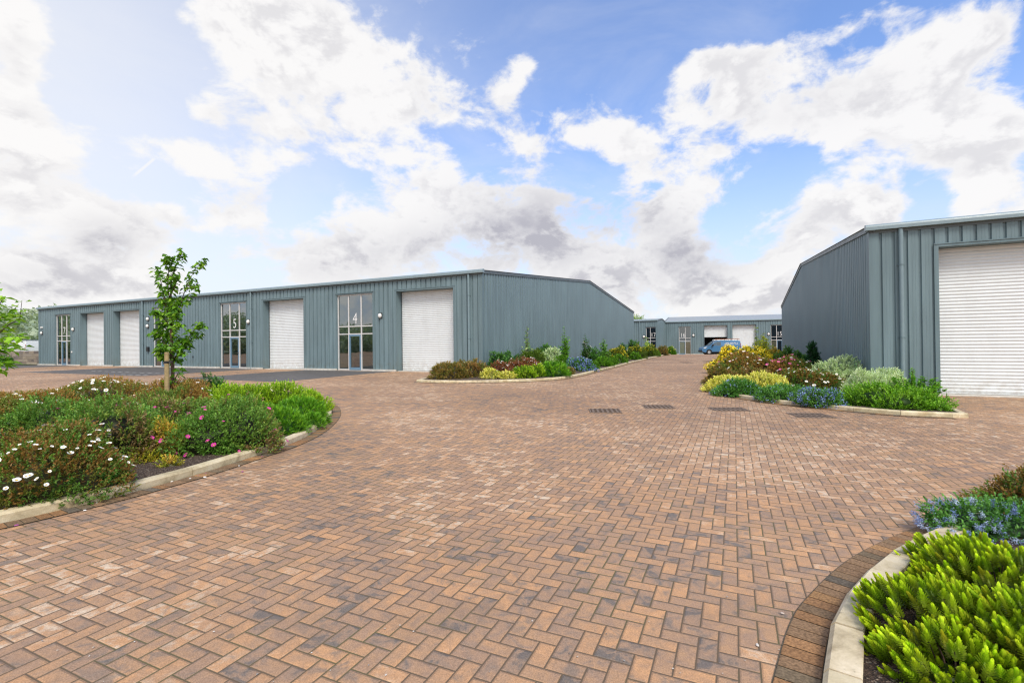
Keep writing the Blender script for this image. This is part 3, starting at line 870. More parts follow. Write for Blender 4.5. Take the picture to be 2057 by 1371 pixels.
# kind: leaf length, width, shoot length, leaves per shoot, spread, upness, palette, cover, core colour, lump, inner
K = {
 'rockrose': dict(L=.040, W=.017, sl=.09, m=9, spread=.9, up=.55, pal=[(104, 136, 52), (90, 126, 52), (130, 104, 56), (140, 108, 60), (112, 118, 52), (84, 124, 52), (98, 130, 56)], core=(66, 64, 38), cov=3.0, lump=.2),
 'rust': dict(L=.036, W=.016, sl=.08, m=8, spread=.8, up=.6, pal=[(156, 122, 70), (168, 130, 74), (140, 128, 64), (118, 132, 60), (108, 134, 62)], core=(52, 40, 26), cov=3.0, lump=.16),
 'cistus': dict(L=.046, W=.018, sl=.11, m=10, spread=1.0, up=.5, pal=[(104, 146, 62), (124, 162, 74), (88, 130, 54), (112, 142, 68), (138, 156, 70), (142, 120, 86)], core=(34, 38, 22), cov=2.6, lump=.26),
 'golden': dict(L=.040, W=.020, sl=.11, m=9, spread=1.0, up=.5, pal=[(158, 160, 50), (186, 172, 60), (136, 146, 52), (196, 164, 74)], core=(70, 70, 30), cov=2.4, lump=.2),
 'lime': dict(L=.036, W=.016, sl=.12, m=16, spread=.65, up=.85, pal=[(146, 180, 44), (160, 190, 50), (122, 158, 40), (176, 200, 66), (104, 142, 36)], core=(48, 66, 20), cov=3.4, lump=.14),
 'heath': dict(L=.085, W=.009, sl=.05, m=10, spread=.42, up=.55, pal=[(94, 146, 36), (110, 164, 40), (76, 126, 34), (126, 174, 48)], core=(44, 84, 20), cov=3.6, lump=.12),
 'brownheath': dict(L=.075, W=.012, sl=.06, m=10, spread=.5, up=.6, pal=[(142, 124, 70), (156, 136, 78), (118, 114, 60), (110, 118, 60), (160, 130, 84)], core=(64, 56, 32), cov=3.4, lump=.16),
 'evergreen': dict(L=.060, W=.026, sl=.13, m=9, spread=1.0, up=.55, pal=[(74, 122, 58), (88, 138, 64), (62, 106, 52), (102, 146, 70)], core=(26, 44, 22), cov=2.8, lump=.28),
 'bright': dict(L=.058, W=.030, sl=.13, m=10, spread=.9, up=.5, pal=[(104, 154, 40), (120, 168, 46), (88, 136, 36), (132, 176, 56)], core=(46, 72, 24), cov=2.9, lump=.26),
 'ball': dict(L=.05, W=.02, sl=.10, m=10, spread=.7, up=.6, pal=[(96, 146, 42), (112, 160, 46), (82, 126, 38)], core=(48, 76, 24), cov=3.4, lump=.1),
 'silver': dict(L=.045, W=.014, sl=.12, m=12, spread=.8, up=.7, pal=[(186, 204, 172), (200, 214, 184), (164, 186, 148), (212, 222, 200)], core=(120, 134, 104), cov=3.2, lump=.2),
 'cream': dict(L=.050, W=.022, sl=.10, m=12, spread=.9, up=.7, pal=[(206, 204, 110), (220, 216, 130), (180, 188, 88), (228, 224, 150)], core=(120, 124, 50), cov=3.2, lump=.18),
 'ceanothus': dict(L=.040, W=.019, sl=.12, m=9, spread=1.0, up=.4, pal=[(80, 132, 58), (94, 146, 66), (68, 114, 52), (108, 158, 78)], core=(28, 50, 22), cov=2.8, lump=.24),
 'broom': dict(L=.06, W=.013, sl=.14, m=10, spread=.7, up=.7, pal=[(98, 126, 50), (114, 138, 56), (84, 108, 46)], core=(58, 72, 30), cov=3.0, lump=.18),
 'redleaf': dict(L=.038, W=.016, sl=.09, m=9, spread=.9, up=.7, pal=[(146, 94, 70), (128, 84, 62), (158, 104, 76), (116, 106, 62)], core=(56, 36, 26), cov=3.0, lump=.18),
 'conifer': dict(L=.07, W=.02, sl=.14, m=9, spread=.8, up=.5, pal=[(48, 92, 56), (58, 106, 64), (40, 78, 48)], core=(26, 48, 30), cov=3.0, lump=.2),
}

def foliage(name, kind, dome, dep, parent=None, squeeze=0.0, cov=1.0):
    k = K[kind]
    pix = dep/485.5                       # metres covered by one picture element at that range
    sc = max(1.0, 1.35*pix/k['L'], .85*pix/k['W'] if k['W'] > .015 else .65*pix/k['W'])
    sc = min(sc, 3.2)
    L, W, m = k['L']*sc, k['W']*sc, k['m']
    rx, ry, h = dome.r
    area = 2*PI*((((rx*ry)**1.6 + (rx*h)**1.6 + (ry*h)**1.6)/3)**(1/1.6))
    n = int(min(max(k['cov']*cov*area/(.5*L*W*m), 14), 4200))
    d = dome.dirs(n); n = len(d)
    S = dome.surf(d)
    if squeeze: S[:, :2] *= (1 - squeeze*np.clip(S[:, 2:3]/h, 0, 1))
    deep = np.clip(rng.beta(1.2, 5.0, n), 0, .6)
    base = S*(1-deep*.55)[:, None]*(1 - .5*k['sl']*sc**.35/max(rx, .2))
    ax = unit(d*np.array([1, 1, .8]) + np.array([0, 0, k['up']]) + rng.normal(0, .22, (n, 3)))
    sl = k['sl']*sc**.35*rng.uniform(.6, 1.25, n)
    pal = srgb(*k['pal'])
    # neighbouring shoots share a tone: large soft patches
    q = unit(rng.normal(size=(3, 3))); tone = .5 + .5*np.sin((S/np.array([rx, ry, h])) @ q.T*3.3 + rng.uniform(0, 6, 3)).mean(axis=1)
    pick = np.clip((tone*len(pal) + rng.normal(0, 1.3, n)).astype(int), 0, len(pal)-1)
    P = np.repeat(base, m, 0); A0 = np.repeat(ax, m, 0); t = np.tile(np.linspace(.05, 1, m), n)
    P = P + A0*(np.repeat(sl, m)*t)[:, None]
    A = A0*(.35 + .75*t)[:, None] + unit(rng.normal(size=(n*m, 3)))*(k['spread']*(1.15-.45*t))[:, None]
    LL = L*rng.uniform(.65, 1.15, n*m)*(1.1-.35*t)
    v, f = leaf_quads(P, A, LL, W*rng.uniform(.75, 1.2, n*m))
    c = pal[np.repeat(pick, m)]
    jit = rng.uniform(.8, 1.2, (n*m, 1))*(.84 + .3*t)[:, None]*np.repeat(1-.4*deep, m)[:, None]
    c = np.clip(c*jit*rng.uniform(.95, 1.05, (n*m, 3)), 0, 1)
    c = np.repeat(c, 4, 0)
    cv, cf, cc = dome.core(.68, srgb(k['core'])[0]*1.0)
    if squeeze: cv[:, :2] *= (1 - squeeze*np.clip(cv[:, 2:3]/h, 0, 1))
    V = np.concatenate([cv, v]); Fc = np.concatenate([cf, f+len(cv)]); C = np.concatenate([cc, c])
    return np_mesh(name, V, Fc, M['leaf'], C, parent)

def flower_mesh(name, petals, r, cp, cc, cup=.25, notch=.0):
    mb = MB(); mb.col = cp
    for i in range(petals):
        a = 2*PI*i/petals; w = PI/petals*1.12
        pts = []
        for da, rr in ((-.35*w, .3), (-w, .82), (-.45*w, 1.0), (.45*w, 1.0), (w, .82), (.35*w, .3)):
            pts.append((math.cos(a+da)*rr*r, math.sin(a+da)*rr*r, cup*r*rr*rr + .02*r*math.sin(3*a+da*4)))
        mb.add(pts, [(0, 1, 2, 3, 4, 5)])
    mb.col = cc; vs = [(0, 0, .16*r)]
    for i in range(8): vs.append((math.cos(i*PI/4)*.27*r, math.sin(i*PI/4)*.27*r, .08*r))
    mb.add(vs, [(0, 1+i, 1+(i+1) % 8) for i in range(8)])
    me = D.meshes.new(name); me.from_pydata(mb.v, [], mb.f); me.materials.append(M['petal']); set_col(me, np.array(mb.c, dtype=np.float32)); me.update()
    return me
FW = flower_mesh('flower', 5, .034, lin(240, 238, 230)[:3], lin(222, 176, 50)[:3])
FP = flower_mesh('flower', 5, .028, lin(206, 62, 156)[:3], lin(216, 170, 70)[:3], .4)
FR = flower_mesh('flower', 5, .03, lin(222, 96, 160)[:3], lin(236, 200, 120)[:3], .35)

def flowers_on(parent, dome, mesh, n, scale=1.0, zmin=.2, face=None, squeeze=0):
    d = dome.dirs(n*4, zmin)
    if face is not None:
        f = np.array([face[0], face[1], 0.0]); f /= np.linalg.norm(f); d = d[(d @ f) > -.35]
    d = d[:n]
    S = dome.surf(d)*rng.uniform(1.0, 1.07, (len(d), 1))
    for p, q in zip(S, d):
        o = D.objects.new('flower', mesh); COL.objects.link(o); o.parent = parent
        o.location = p
        nv = Vector(q) + Vector((0, -.25, .75)) + Vector(rng.normal(0, .42, 3)); 
        o.rotation_euler = nv.to_track_quat('Z', 'Y').to_euler()
        o.scale = [scale*rng.uniform(.55, 1.2)]*3

def blossom(parent, dome, n, size, pal, zmin=.1, clump=5, name='blossom', squeeze=0.0, patch=None):
    d = dome.dirs(n, zmin); 
    if patch is not None: d = unit(d*np.array([1, 1, .8]) + np.array(patch))
    S = dome.surf(d)*1.0 + d*size*.6
    if squeeze: S[:, :2] *= (1 - squeeze*np.clip(S[:, 2:3]/dome.r[2], 0, 1))
    n = len(d)
    P = np.repeat(S, clump, 0) + rng.normal(0, size*.55, (n*clump, 3)); A = unit(rng.normal(size=(n*clump, 3))) + np.repeat(d, clump, 0)*.6
    v, f = leaf_quads(P, A, size*rng.uniform(.7, 1.2, n*clump), size*.75)
    c = srgb(*pal)[rng.integers(0, len(pal), n*clump)]*rng.uniform(.85, 1.12, (n*clump, 1))
    o = np_mesh(name, v, f, M['petal'], np.clip(np.repeat(c, 4, 0), 0, 1), parent)
    o['kind'] = 'stuff'
    return o

def place(px, top, bot, w):
    "centre and size of a plant from its outline in the survey photograph"
    g = gp(px, bot); dep = g.y
    r = (w/2)*dep/F
    for _ in range(6):
        r = (w/2)*(g.y + r*.8)/F
    dirv = Vector((g.x, g.y, 0)).normalized()
    c = g + dirv*r*.8; c.z = gz(c.x, c.y) + .05
    t = at(px, top, c.y)
    return c, r, max(t.z - c.z, .12)

def shrub(name, cat, kind, px, top, bot, w, label, group=None, ry=.85, squeeze=0.0, white=0, pink=0, rose=0, bl=None, fs=1.0, cov=1.0, lump=None, hk=.93):
    if group in (GM, GR) and w > 25: w *= 1.14
    c, r, h = place(px, top, bot, w)
    dome = Dome(r*.97, r*ry, h*hk, lump if lump is not None else K[kind]['lump'])
    flowered = white or pink or rose or bl
    if flowered:
        root = empty(name, c); tag(root, label, cat, group)
        foliage('foliage', kind, dome, c.y, root, squeeze, cov)
        f = (-c.x, -c.y)
        if white: flowers_on(root, dome, FW, white, fs, .28, f)
        if pink: flowers_on(root, dome, FP, pink, fs, .1, f)
        if rose: flowers_on(root, dome, FR, rose, fs, .1, f)
        if bl: blossom(root, dome, *bl[:3], **(bl[3] if len(bl) > 3 else {}), squeeze=squeeze)
        return root
    o = foliage(name, kind, dome, c.y, None, squeeze, cov); o.location = c
    return tag(o, label, cat, group)

def shoots(name, cat, label, px, top, bot, w, pal, group=None, leaf=.08, n=14, per=16, flower=None, taper=.6, droop=.1):
    "tall open plant: several stems carrying leaves"
    c, r, h = place(px, top, bot, w); pix = c.y/485.5
    root = empty(name, c); tag(root, label, cat, group)
    st = MB(); P, A = [], []
    leaf = max(leaf, 2.8*pix); per = int(per*1.8)
    for i in range(n):
        a = R.uniform(0, 2*PI); rr = r*R.uniform(.1, 1)*.9; hh = h*R.uniform(.5, 1.0)*(1 - .45*rr/r) if i else h
        if i == 0: rr = r*.05
        p0 = Vector((R.uniform(-.05, .05), R.uniform(-.05, .05), -.08)); p2 = Vector((rr*math.cos(a), rr*math.sin(a), hh))
        p1 = Vector((p2.x*.75, p2.y*.75, hh*.5))
        pts = [p0*(1-t)**2 + p1*2*t*(1-t) + p2*t*t for t in [q/6 for q in range(7)]]
        st.tube(pts, [.011*(1-.8*q/6) + .002 for q in range(7)], 5)
        for q in range(per):
            t = R.uniform(.22, 1.0); p = p0*(1-t)**2 + p1*2*t*(1-t) + p2*t*t
            aa = R.uniform(0, 2*PI); P.append(p); A.append((math.cos(aa), math.sin(aa), R.uniform(-.1, .7)))
    st.build('stem', M['bark'], root)
    P = np.array([list(p) for p in P]); A = np.array(A)
    v, f = leaf_quads(P, A, leaf*rng.uniform(.7, 1.25, len(P)), leaf*.48, droop=droop)
    pc = srgb(*pal); cc = pc[rng.integers(0, len(pc), len(P))]*rng.uniform(.8, 1.15, (len(P), 1))
    np_mesh('foliage', v, f, M['leaf'], np.repeat(np.clip(cc, 0, 1), 4, 0), root)
    if flower:
        q = P[rng.integers(0, len(P), flower[0])] + rng.normal(0, .03, (flower[0], 3))
        v, f = leaf_quads(np.repeat(q, 4, 0), rng.normal(size=(flower[0]*4, 3)), flower[1], flower[1]*.8)
        pc = srgb(*flower[2]); cc = pc[rng.integers(0, len(pc), len(v)//4)]
        o = np_mesh('blossom', v, f, M['petal'], np.repeat(cc, 4, 0), root); o['kind'] = 'stuff'
    return root

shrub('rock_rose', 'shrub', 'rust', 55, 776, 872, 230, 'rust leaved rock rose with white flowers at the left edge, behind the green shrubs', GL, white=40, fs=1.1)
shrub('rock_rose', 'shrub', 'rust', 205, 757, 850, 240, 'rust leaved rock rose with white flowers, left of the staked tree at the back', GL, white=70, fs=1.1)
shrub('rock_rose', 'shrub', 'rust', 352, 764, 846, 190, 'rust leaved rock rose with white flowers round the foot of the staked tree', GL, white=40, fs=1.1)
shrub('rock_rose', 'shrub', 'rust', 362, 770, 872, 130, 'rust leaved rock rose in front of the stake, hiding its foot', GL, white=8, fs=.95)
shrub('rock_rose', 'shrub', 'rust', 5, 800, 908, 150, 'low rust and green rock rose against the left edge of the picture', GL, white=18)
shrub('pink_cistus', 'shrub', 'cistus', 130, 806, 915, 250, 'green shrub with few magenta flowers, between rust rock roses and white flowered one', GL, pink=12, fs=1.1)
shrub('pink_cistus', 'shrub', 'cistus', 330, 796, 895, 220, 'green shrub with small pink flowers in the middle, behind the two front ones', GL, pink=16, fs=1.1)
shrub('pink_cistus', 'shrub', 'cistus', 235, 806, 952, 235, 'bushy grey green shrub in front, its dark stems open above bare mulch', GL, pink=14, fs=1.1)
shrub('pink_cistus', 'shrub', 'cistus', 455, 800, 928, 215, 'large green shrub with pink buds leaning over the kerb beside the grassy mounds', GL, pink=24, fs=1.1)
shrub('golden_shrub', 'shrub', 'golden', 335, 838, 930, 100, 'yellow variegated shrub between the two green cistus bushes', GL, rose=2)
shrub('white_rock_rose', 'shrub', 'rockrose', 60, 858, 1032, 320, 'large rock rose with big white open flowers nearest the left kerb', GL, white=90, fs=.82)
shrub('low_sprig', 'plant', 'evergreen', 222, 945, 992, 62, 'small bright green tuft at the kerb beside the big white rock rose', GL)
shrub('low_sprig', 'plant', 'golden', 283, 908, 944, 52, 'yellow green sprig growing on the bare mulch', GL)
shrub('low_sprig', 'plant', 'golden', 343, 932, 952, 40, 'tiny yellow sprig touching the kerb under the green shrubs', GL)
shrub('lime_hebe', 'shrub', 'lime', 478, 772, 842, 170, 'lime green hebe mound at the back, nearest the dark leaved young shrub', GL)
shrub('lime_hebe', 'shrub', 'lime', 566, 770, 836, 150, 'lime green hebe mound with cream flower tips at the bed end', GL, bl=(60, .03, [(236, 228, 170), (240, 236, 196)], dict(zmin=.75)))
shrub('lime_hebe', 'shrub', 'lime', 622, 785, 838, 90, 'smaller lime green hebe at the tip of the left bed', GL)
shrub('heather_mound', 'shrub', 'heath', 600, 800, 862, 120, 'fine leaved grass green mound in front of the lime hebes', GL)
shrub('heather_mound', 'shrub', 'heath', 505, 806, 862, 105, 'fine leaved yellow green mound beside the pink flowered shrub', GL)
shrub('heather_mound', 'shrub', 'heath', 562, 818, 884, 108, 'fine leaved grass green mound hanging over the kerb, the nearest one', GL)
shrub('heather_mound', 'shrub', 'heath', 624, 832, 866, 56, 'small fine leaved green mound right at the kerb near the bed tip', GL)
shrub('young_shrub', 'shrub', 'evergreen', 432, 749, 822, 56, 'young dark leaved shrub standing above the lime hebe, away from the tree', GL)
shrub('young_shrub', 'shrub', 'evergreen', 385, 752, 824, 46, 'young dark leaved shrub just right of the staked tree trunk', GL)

GM = 'shrubs of the bed along the gable wall'
shrub('brown_heather', 'shrub', 'brownheath', 903, 726, 765, 72, 'wide olive brown heather at the left end of the gable bed', GM)
shrub('brown_heather', 'shrub', 'brownheath', 950, 722, 761, 60, 'olive brown heather right behind the two yellow balls', GM)
shrub('cream_flower_plant', 'plant', 'silver', 931, 721, 752, 18, 'small pale flower head poking out above the brown heather', GM)
shrub('yellow_ball', 'shrub', 'cream', 985, 740, 765, 37, 'round creamy yellow shrub, left one of the pair at the kerb', GM)
shrub('yellow_ball', 'shrub', 'cream', 1019, 745, 765, 33, 'round creamy yellow shrub, right one of the pair at the kerb', GM)
shrub('red_leaved_shrub', 'shrub', 'redleaf', 1050, 719, 752, 76, 'red brown shrub dotted with white flowers behind the green balls', GM, bl=(44, .075, [(246, 242, 238)], dict(clump=3)))
shrub('red_leaved_shrub', 'shrub', 'redleaf', 1004, 729, 756, 46, 'red brown shrub dotted with white flowers above the yellow balls', GM, bl=(22, .075, [(246, 242, 238)], dict(clump=3)))
shrub('green_ball', 'shrub', 'lime', 1053, 734, 764, 48, 'clipped bright green shrub right of the yellow pair', GM)
shrub('green_ball', 'shrub', 'lime', 1079, 731, 761, 34, 'second bright green shrub from the yellow pair', GM)
shrub('heather_mound', 'shrub', 'heath', 1112, 728, 760, 56, 'dark grass green mound at the kerb between green balls and blue bush', GM)
shrub('brown_heather', 'shrub', 'brownheath', 1143, 738, 755, 24, 'little brown heather beside the blue bush', GM)
shrub('blue_ceanothus', 'shrub', 'ceanothus', 1164, 720, 748, 56, 'blue flowering bush leaning to the kerb of the gable bed', GM, bl=(330, .07, [(122, 142, 200), (140, 158, 214), (104, 124, 186)], dict(zmin=-.05)))
shrub('silver_shrub', 'shrub', 'silver', 1105, 702, 742, 62, 'silver grey dome in the middle of the gable bed', GM)
shrub('green_shrub', 'shrub', 'evergreen', 1003, 702, 750, 44, 'dark green shrub against the gable, above the red brown one', GM)
shrub('green_shrub', 'shrub', 'evergreen', 1026, 705, 747, 34, 'dark green shrub against the gable, next to the tall pale sapling', GM)
shrub('green_shrub', 'shrub', 'evergreen', 1095, 688, 738, 44, 'dark green shrub against the gable between two tall saplings', GM)
shrub('green_shrub', 'shrub', 'broom', 1072, 700, 744, 50, 'olive green shrub round the foot of the tall pale sapling', GM, rose=2, fs=1.8)
TP = [(120, 156, 70), (138, 172, 84), (100, 138, 60), (158, 184, 106)]
shoots('sapling', 'young tree', 'tall loose pale green sapling with cream tips against the gable', 1060, 656, 743, 36, TP, GM, n=16, flower=(8, .1, [(222, 214, 190)]))
shoots('sapling', 'young tree', 'tall bright green leafy sapling in the middle of the gable', 1134, 656, 737, 32, [(110, 164, 54), (126, 178, 62), (90, 142, 46)], GM, n=18, per=20)
shoots('sapling', 'young tree', 'dark sapling with white flower clusters against the gable', 1175, 669, 733, 30, [(70, 108, 62), (84, 122, 72)], GM, n=14, flower=(26, .1, [(232, 232, 216)]))
shoots('sapling', 'young tree', 'bushy mid green sapling just left of the yellow broom', 1213, 682, 730, 36, [(92, 142, 62), (110, 158, 74), (130, 172, 92)], GM, n=18, per=20)
shrub('green_ball', 'shrub', 'ball', 1128, 712, 742, 40, 'green shrub between silver dome and blue bush', GM)
shrub('green_ball', 'shrub', 'ball', 1188, 724, 745, 30, 'yellow green shrub right behind the blue bush', GM)
shrub('green_shrub', 'shrub', 'evergreen', 1192, 700, 732, 40, 'mid green shrub behind the row, below the white flowered sapling', GM)
shrub('green_ball', 'shrub', 'ball', 1212, 717, 738.5, 36, 'green ball in the front row, first right of the blue bush', GM)
shrub('green_ball', 'shrub', 'ball', 1230, 716, 735, 22, 'narrow green ball in the front row, second right of the blue bush', GM)
shrub('green_ball', 'shrub', 'ball', 1245, 712, 731, 26, 'green ball with bare brown foot in the front row', GM)
shrub('green_ball', 'shrub', 'ball', 1276, 707, 724, 23, 'green ball in the front row below the yellow brooms', GM)
YB = [(255, 232, 52), (252, 218, 40), (255, 238, 96)]
GB = 'yellow flowering brooms'
shrub('yellow_broom', 'shrub', 'broom', 1239, 696, 728, 42, 'yellow flowering broom nearest the bushy sapling, in the gable bed', GB, bl=(190, .075, YB, dict(zmin=0.30, clump=3)))
shrub('yellow_broom', 'shrub', 'broom', 1278, 694, 722, 40, 'yellow flowering broom in the middle of the three by the gable', GB, bl=(161, .075, YB, dict(zmin=0.58, clump=3)))
shrub('yellow_broom', 'shrub', 'broom', 1304, 693, 717, 36, 'yellow flowering broom farthest along the gable bed', GB, bl=(161, .075, YB, dict(zmin=0.53, clump=3)))
shrub('dark_shrub', 'shrub', 'evergreen', 1252, 685, 722, 20, 'dark upright shrub by the gable behind the first yellow broom', GM)
shrub('dark_shrub', 'shrub', 'evergreen', 1272, 683, 716, 26, 'dark spreading shrub near the far end of the gable', GM)
shoots('sapling', 'young tree', 'pale feathery sapling in front of unit 17', 1299, 677, 714, 24, [(150, 178, 92), (168, 192, 110)], GM, n=14)
shrub('green_ball', 'shrub', 'ball', 1318, 702, 716, 18, 'small green ball right of the last yellow broom', GM)
shrub('brown_heather', 'shrub', 'brownheath', 1331, 695, 714, 24, 'brown shrub near the far tip of the gable bed', GM)
shrub('yellow_broom', 'shrub', 'ball', 1348, 695, 711.8, 22, 'yellow tipped green shrub at the far tip of the gable bed', GB, bl=(40, .12, [(206, 200, 60)], dict(zmin=.4)))

GR = 'shrubs of the right hand bed'
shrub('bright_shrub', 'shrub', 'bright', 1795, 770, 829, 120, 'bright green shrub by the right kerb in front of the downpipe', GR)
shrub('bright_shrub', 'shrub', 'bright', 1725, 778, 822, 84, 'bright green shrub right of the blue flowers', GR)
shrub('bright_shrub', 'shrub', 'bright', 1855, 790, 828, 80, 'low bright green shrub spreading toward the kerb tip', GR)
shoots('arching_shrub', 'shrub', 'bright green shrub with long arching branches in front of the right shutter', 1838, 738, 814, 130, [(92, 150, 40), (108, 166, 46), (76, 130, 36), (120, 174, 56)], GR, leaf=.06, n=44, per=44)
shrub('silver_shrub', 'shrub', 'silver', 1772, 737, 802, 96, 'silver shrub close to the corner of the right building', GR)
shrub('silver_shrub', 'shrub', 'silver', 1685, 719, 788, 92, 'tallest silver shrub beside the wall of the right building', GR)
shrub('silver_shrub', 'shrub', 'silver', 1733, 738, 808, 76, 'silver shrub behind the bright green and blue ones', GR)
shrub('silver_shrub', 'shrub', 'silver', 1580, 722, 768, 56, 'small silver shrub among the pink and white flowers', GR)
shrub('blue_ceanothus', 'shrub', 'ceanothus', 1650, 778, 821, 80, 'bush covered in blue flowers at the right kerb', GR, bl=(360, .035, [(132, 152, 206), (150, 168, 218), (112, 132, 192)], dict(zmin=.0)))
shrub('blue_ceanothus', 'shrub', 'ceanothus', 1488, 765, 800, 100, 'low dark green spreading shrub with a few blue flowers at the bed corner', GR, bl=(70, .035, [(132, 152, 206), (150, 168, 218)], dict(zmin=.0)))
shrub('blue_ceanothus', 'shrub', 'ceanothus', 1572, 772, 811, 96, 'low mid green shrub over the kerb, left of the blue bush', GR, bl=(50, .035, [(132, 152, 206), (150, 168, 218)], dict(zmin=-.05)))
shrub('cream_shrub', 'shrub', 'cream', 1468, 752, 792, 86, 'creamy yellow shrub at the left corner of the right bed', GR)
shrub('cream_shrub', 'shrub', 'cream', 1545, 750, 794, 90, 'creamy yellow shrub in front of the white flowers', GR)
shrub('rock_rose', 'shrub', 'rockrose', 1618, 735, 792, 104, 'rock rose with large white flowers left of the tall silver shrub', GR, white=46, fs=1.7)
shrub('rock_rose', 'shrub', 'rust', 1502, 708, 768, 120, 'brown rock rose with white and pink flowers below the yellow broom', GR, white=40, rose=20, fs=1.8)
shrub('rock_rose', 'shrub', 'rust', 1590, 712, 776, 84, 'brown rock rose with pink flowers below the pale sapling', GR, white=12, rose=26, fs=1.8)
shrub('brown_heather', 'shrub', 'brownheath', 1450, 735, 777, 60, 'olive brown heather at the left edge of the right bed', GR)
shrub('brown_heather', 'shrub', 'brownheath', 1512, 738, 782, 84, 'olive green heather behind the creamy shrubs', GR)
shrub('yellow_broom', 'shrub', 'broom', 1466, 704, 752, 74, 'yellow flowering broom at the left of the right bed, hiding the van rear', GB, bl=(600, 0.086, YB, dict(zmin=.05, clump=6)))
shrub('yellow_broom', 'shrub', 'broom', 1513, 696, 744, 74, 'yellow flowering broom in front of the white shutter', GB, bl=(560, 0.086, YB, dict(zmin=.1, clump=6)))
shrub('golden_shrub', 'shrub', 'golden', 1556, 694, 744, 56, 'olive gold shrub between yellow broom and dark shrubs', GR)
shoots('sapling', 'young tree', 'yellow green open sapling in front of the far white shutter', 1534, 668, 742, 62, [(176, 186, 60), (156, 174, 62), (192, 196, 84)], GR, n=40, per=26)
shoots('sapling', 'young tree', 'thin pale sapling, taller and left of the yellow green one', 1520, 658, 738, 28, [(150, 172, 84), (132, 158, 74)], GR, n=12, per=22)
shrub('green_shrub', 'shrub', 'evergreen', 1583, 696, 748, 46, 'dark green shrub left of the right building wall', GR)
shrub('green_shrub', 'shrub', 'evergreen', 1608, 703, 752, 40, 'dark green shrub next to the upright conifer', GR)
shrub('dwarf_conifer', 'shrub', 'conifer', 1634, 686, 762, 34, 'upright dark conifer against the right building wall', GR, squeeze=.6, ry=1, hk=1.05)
shoots('tall_plant', 'plant', 'single tall dark plant against the corner of the right building', 1725, 724, 790, 16, [(64, 110, 56), (80, 128, 66)], GR, leaf=.09, n=4, per=14)
shrub('low_sprig', 'plant', 'bright', 1890, 812, 832, 30, 'small green sprig on the mulch at the tip of the right bed', GR)

# ------------------------------------------------------------------ near right bed: hebe shoots
def hebe(name, cx, cy, rx, ry, h, label, density=300, group=None):
    z0 = gz(cx, cy) + .05
    dome = Dome(rx, ry, h, .13)
    n = int(density*PI*rx*ry*1.9)
    d = dome.dirs(n, .02); n = len(d); S = dome.surf(d)
    m = 40
    ax = unit(d*np.array([.75, .75, .35]) + np.array([-.30, .02, .95]) + rng.normal(0, .17, (n, 3)))
    sl = rng.uniform(.08, .145, n)
    base = S - ax*sl[:, None]*.75
    # two axes square to the stem
    t1 = unit(np.cross(ax, np.array([[0.3, 1, .2]]))); t2 = np.cross(ax, t1); roll = rng.uniform(0, 6.3, n)
    pal = srgb((150, 184, 38), (166, 194, 44), (134, 170, 36), (182, 204, 56))
    pick = pal[rng.integers(0, len(pal), n)]*rng.uniform(.72, 1.14, (n, 1)); old = rng.random(n) < .1; pick[old] = pick[old]*.6 + srgb((150, 120, 50))[0]*.3
    PP, AA, NN, LL, WW, CC = [], [], [], [], [], []
    for q in range(m):
        t = q/(m-1); whorl = q//2; ang = roll + whorl*PI/2 + (q % 2)*PI + rng.normal(0, .12, n)
        rad = t1*np.cos(ang)[:, None] + t2*np.sin(ang)[:, None]
        tt = (whorl/((m//2)-1))
        open_ = 1.02 - .92*tt**1.3
        A = unit(ax*(1-.62*open_) + rad*open_*.85)
        PP.append(base + ax*(sl*(.04+.92*tt))[:, None] + rad*.003)
        AA.append(A); NN.append(unit(ax - A*(ax*A).sum(1)[:, None]*.9 + rad*-.05))
        LL.append((.037 - .012*abs(tt-.45)*2)*rng.uniform(.85, 1.12, n)); WW.append(np.full(n, .0145)*rng.uniform(.9, 1.1, n))
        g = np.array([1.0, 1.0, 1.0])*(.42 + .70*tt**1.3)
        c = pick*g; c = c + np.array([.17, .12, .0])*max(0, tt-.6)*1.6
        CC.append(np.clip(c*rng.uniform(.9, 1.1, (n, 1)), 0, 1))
    P = np.concatenate(PP); A = np.concatenate(AA); N = np.concatenate(NN); C = np.concatenate(CC)
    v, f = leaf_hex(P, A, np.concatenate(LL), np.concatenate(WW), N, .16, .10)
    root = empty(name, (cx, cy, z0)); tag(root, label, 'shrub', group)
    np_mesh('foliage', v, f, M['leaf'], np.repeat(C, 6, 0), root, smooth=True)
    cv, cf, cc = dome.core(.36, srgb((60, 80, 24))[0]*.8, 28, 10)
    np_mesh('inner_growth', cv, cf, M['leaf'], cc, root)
    st = MB()
    for i in range(0, n, 6):
        b = Vector(base[i]); a = Vector(ax[i]); st.tube([b*.35, b*.7, b + a*sl[i]*.5], [.005, .004, .002], 4, False)
    st.build('stem', M['bark'], root)
    return root
GN = 'bright green hebes of the near right bed'
hb = [gp(1868, 1330), gp(1990, 1235), gp(2075, 1400), gp(1925, 1180)]
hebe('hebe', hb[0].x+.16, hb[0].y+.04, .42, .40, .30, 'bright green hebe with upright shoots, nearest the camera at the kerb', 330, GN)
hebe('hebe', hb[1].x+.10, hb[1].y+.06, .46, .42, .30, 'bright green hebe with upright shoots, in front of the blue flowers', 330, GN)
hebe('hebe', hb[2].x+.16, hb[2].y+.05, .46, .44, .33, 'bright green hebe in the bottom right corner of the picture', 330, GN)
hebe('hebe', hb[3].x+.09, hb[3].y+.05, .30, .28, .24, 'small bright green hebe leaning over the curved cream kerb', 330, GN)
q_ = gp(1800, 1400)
hebe('hebe', q_.x+.25, q_.y+.0, .28, .30, .22, 'bright green hebe at the bottom edge beside the strip of bare mulch', 330, GN)
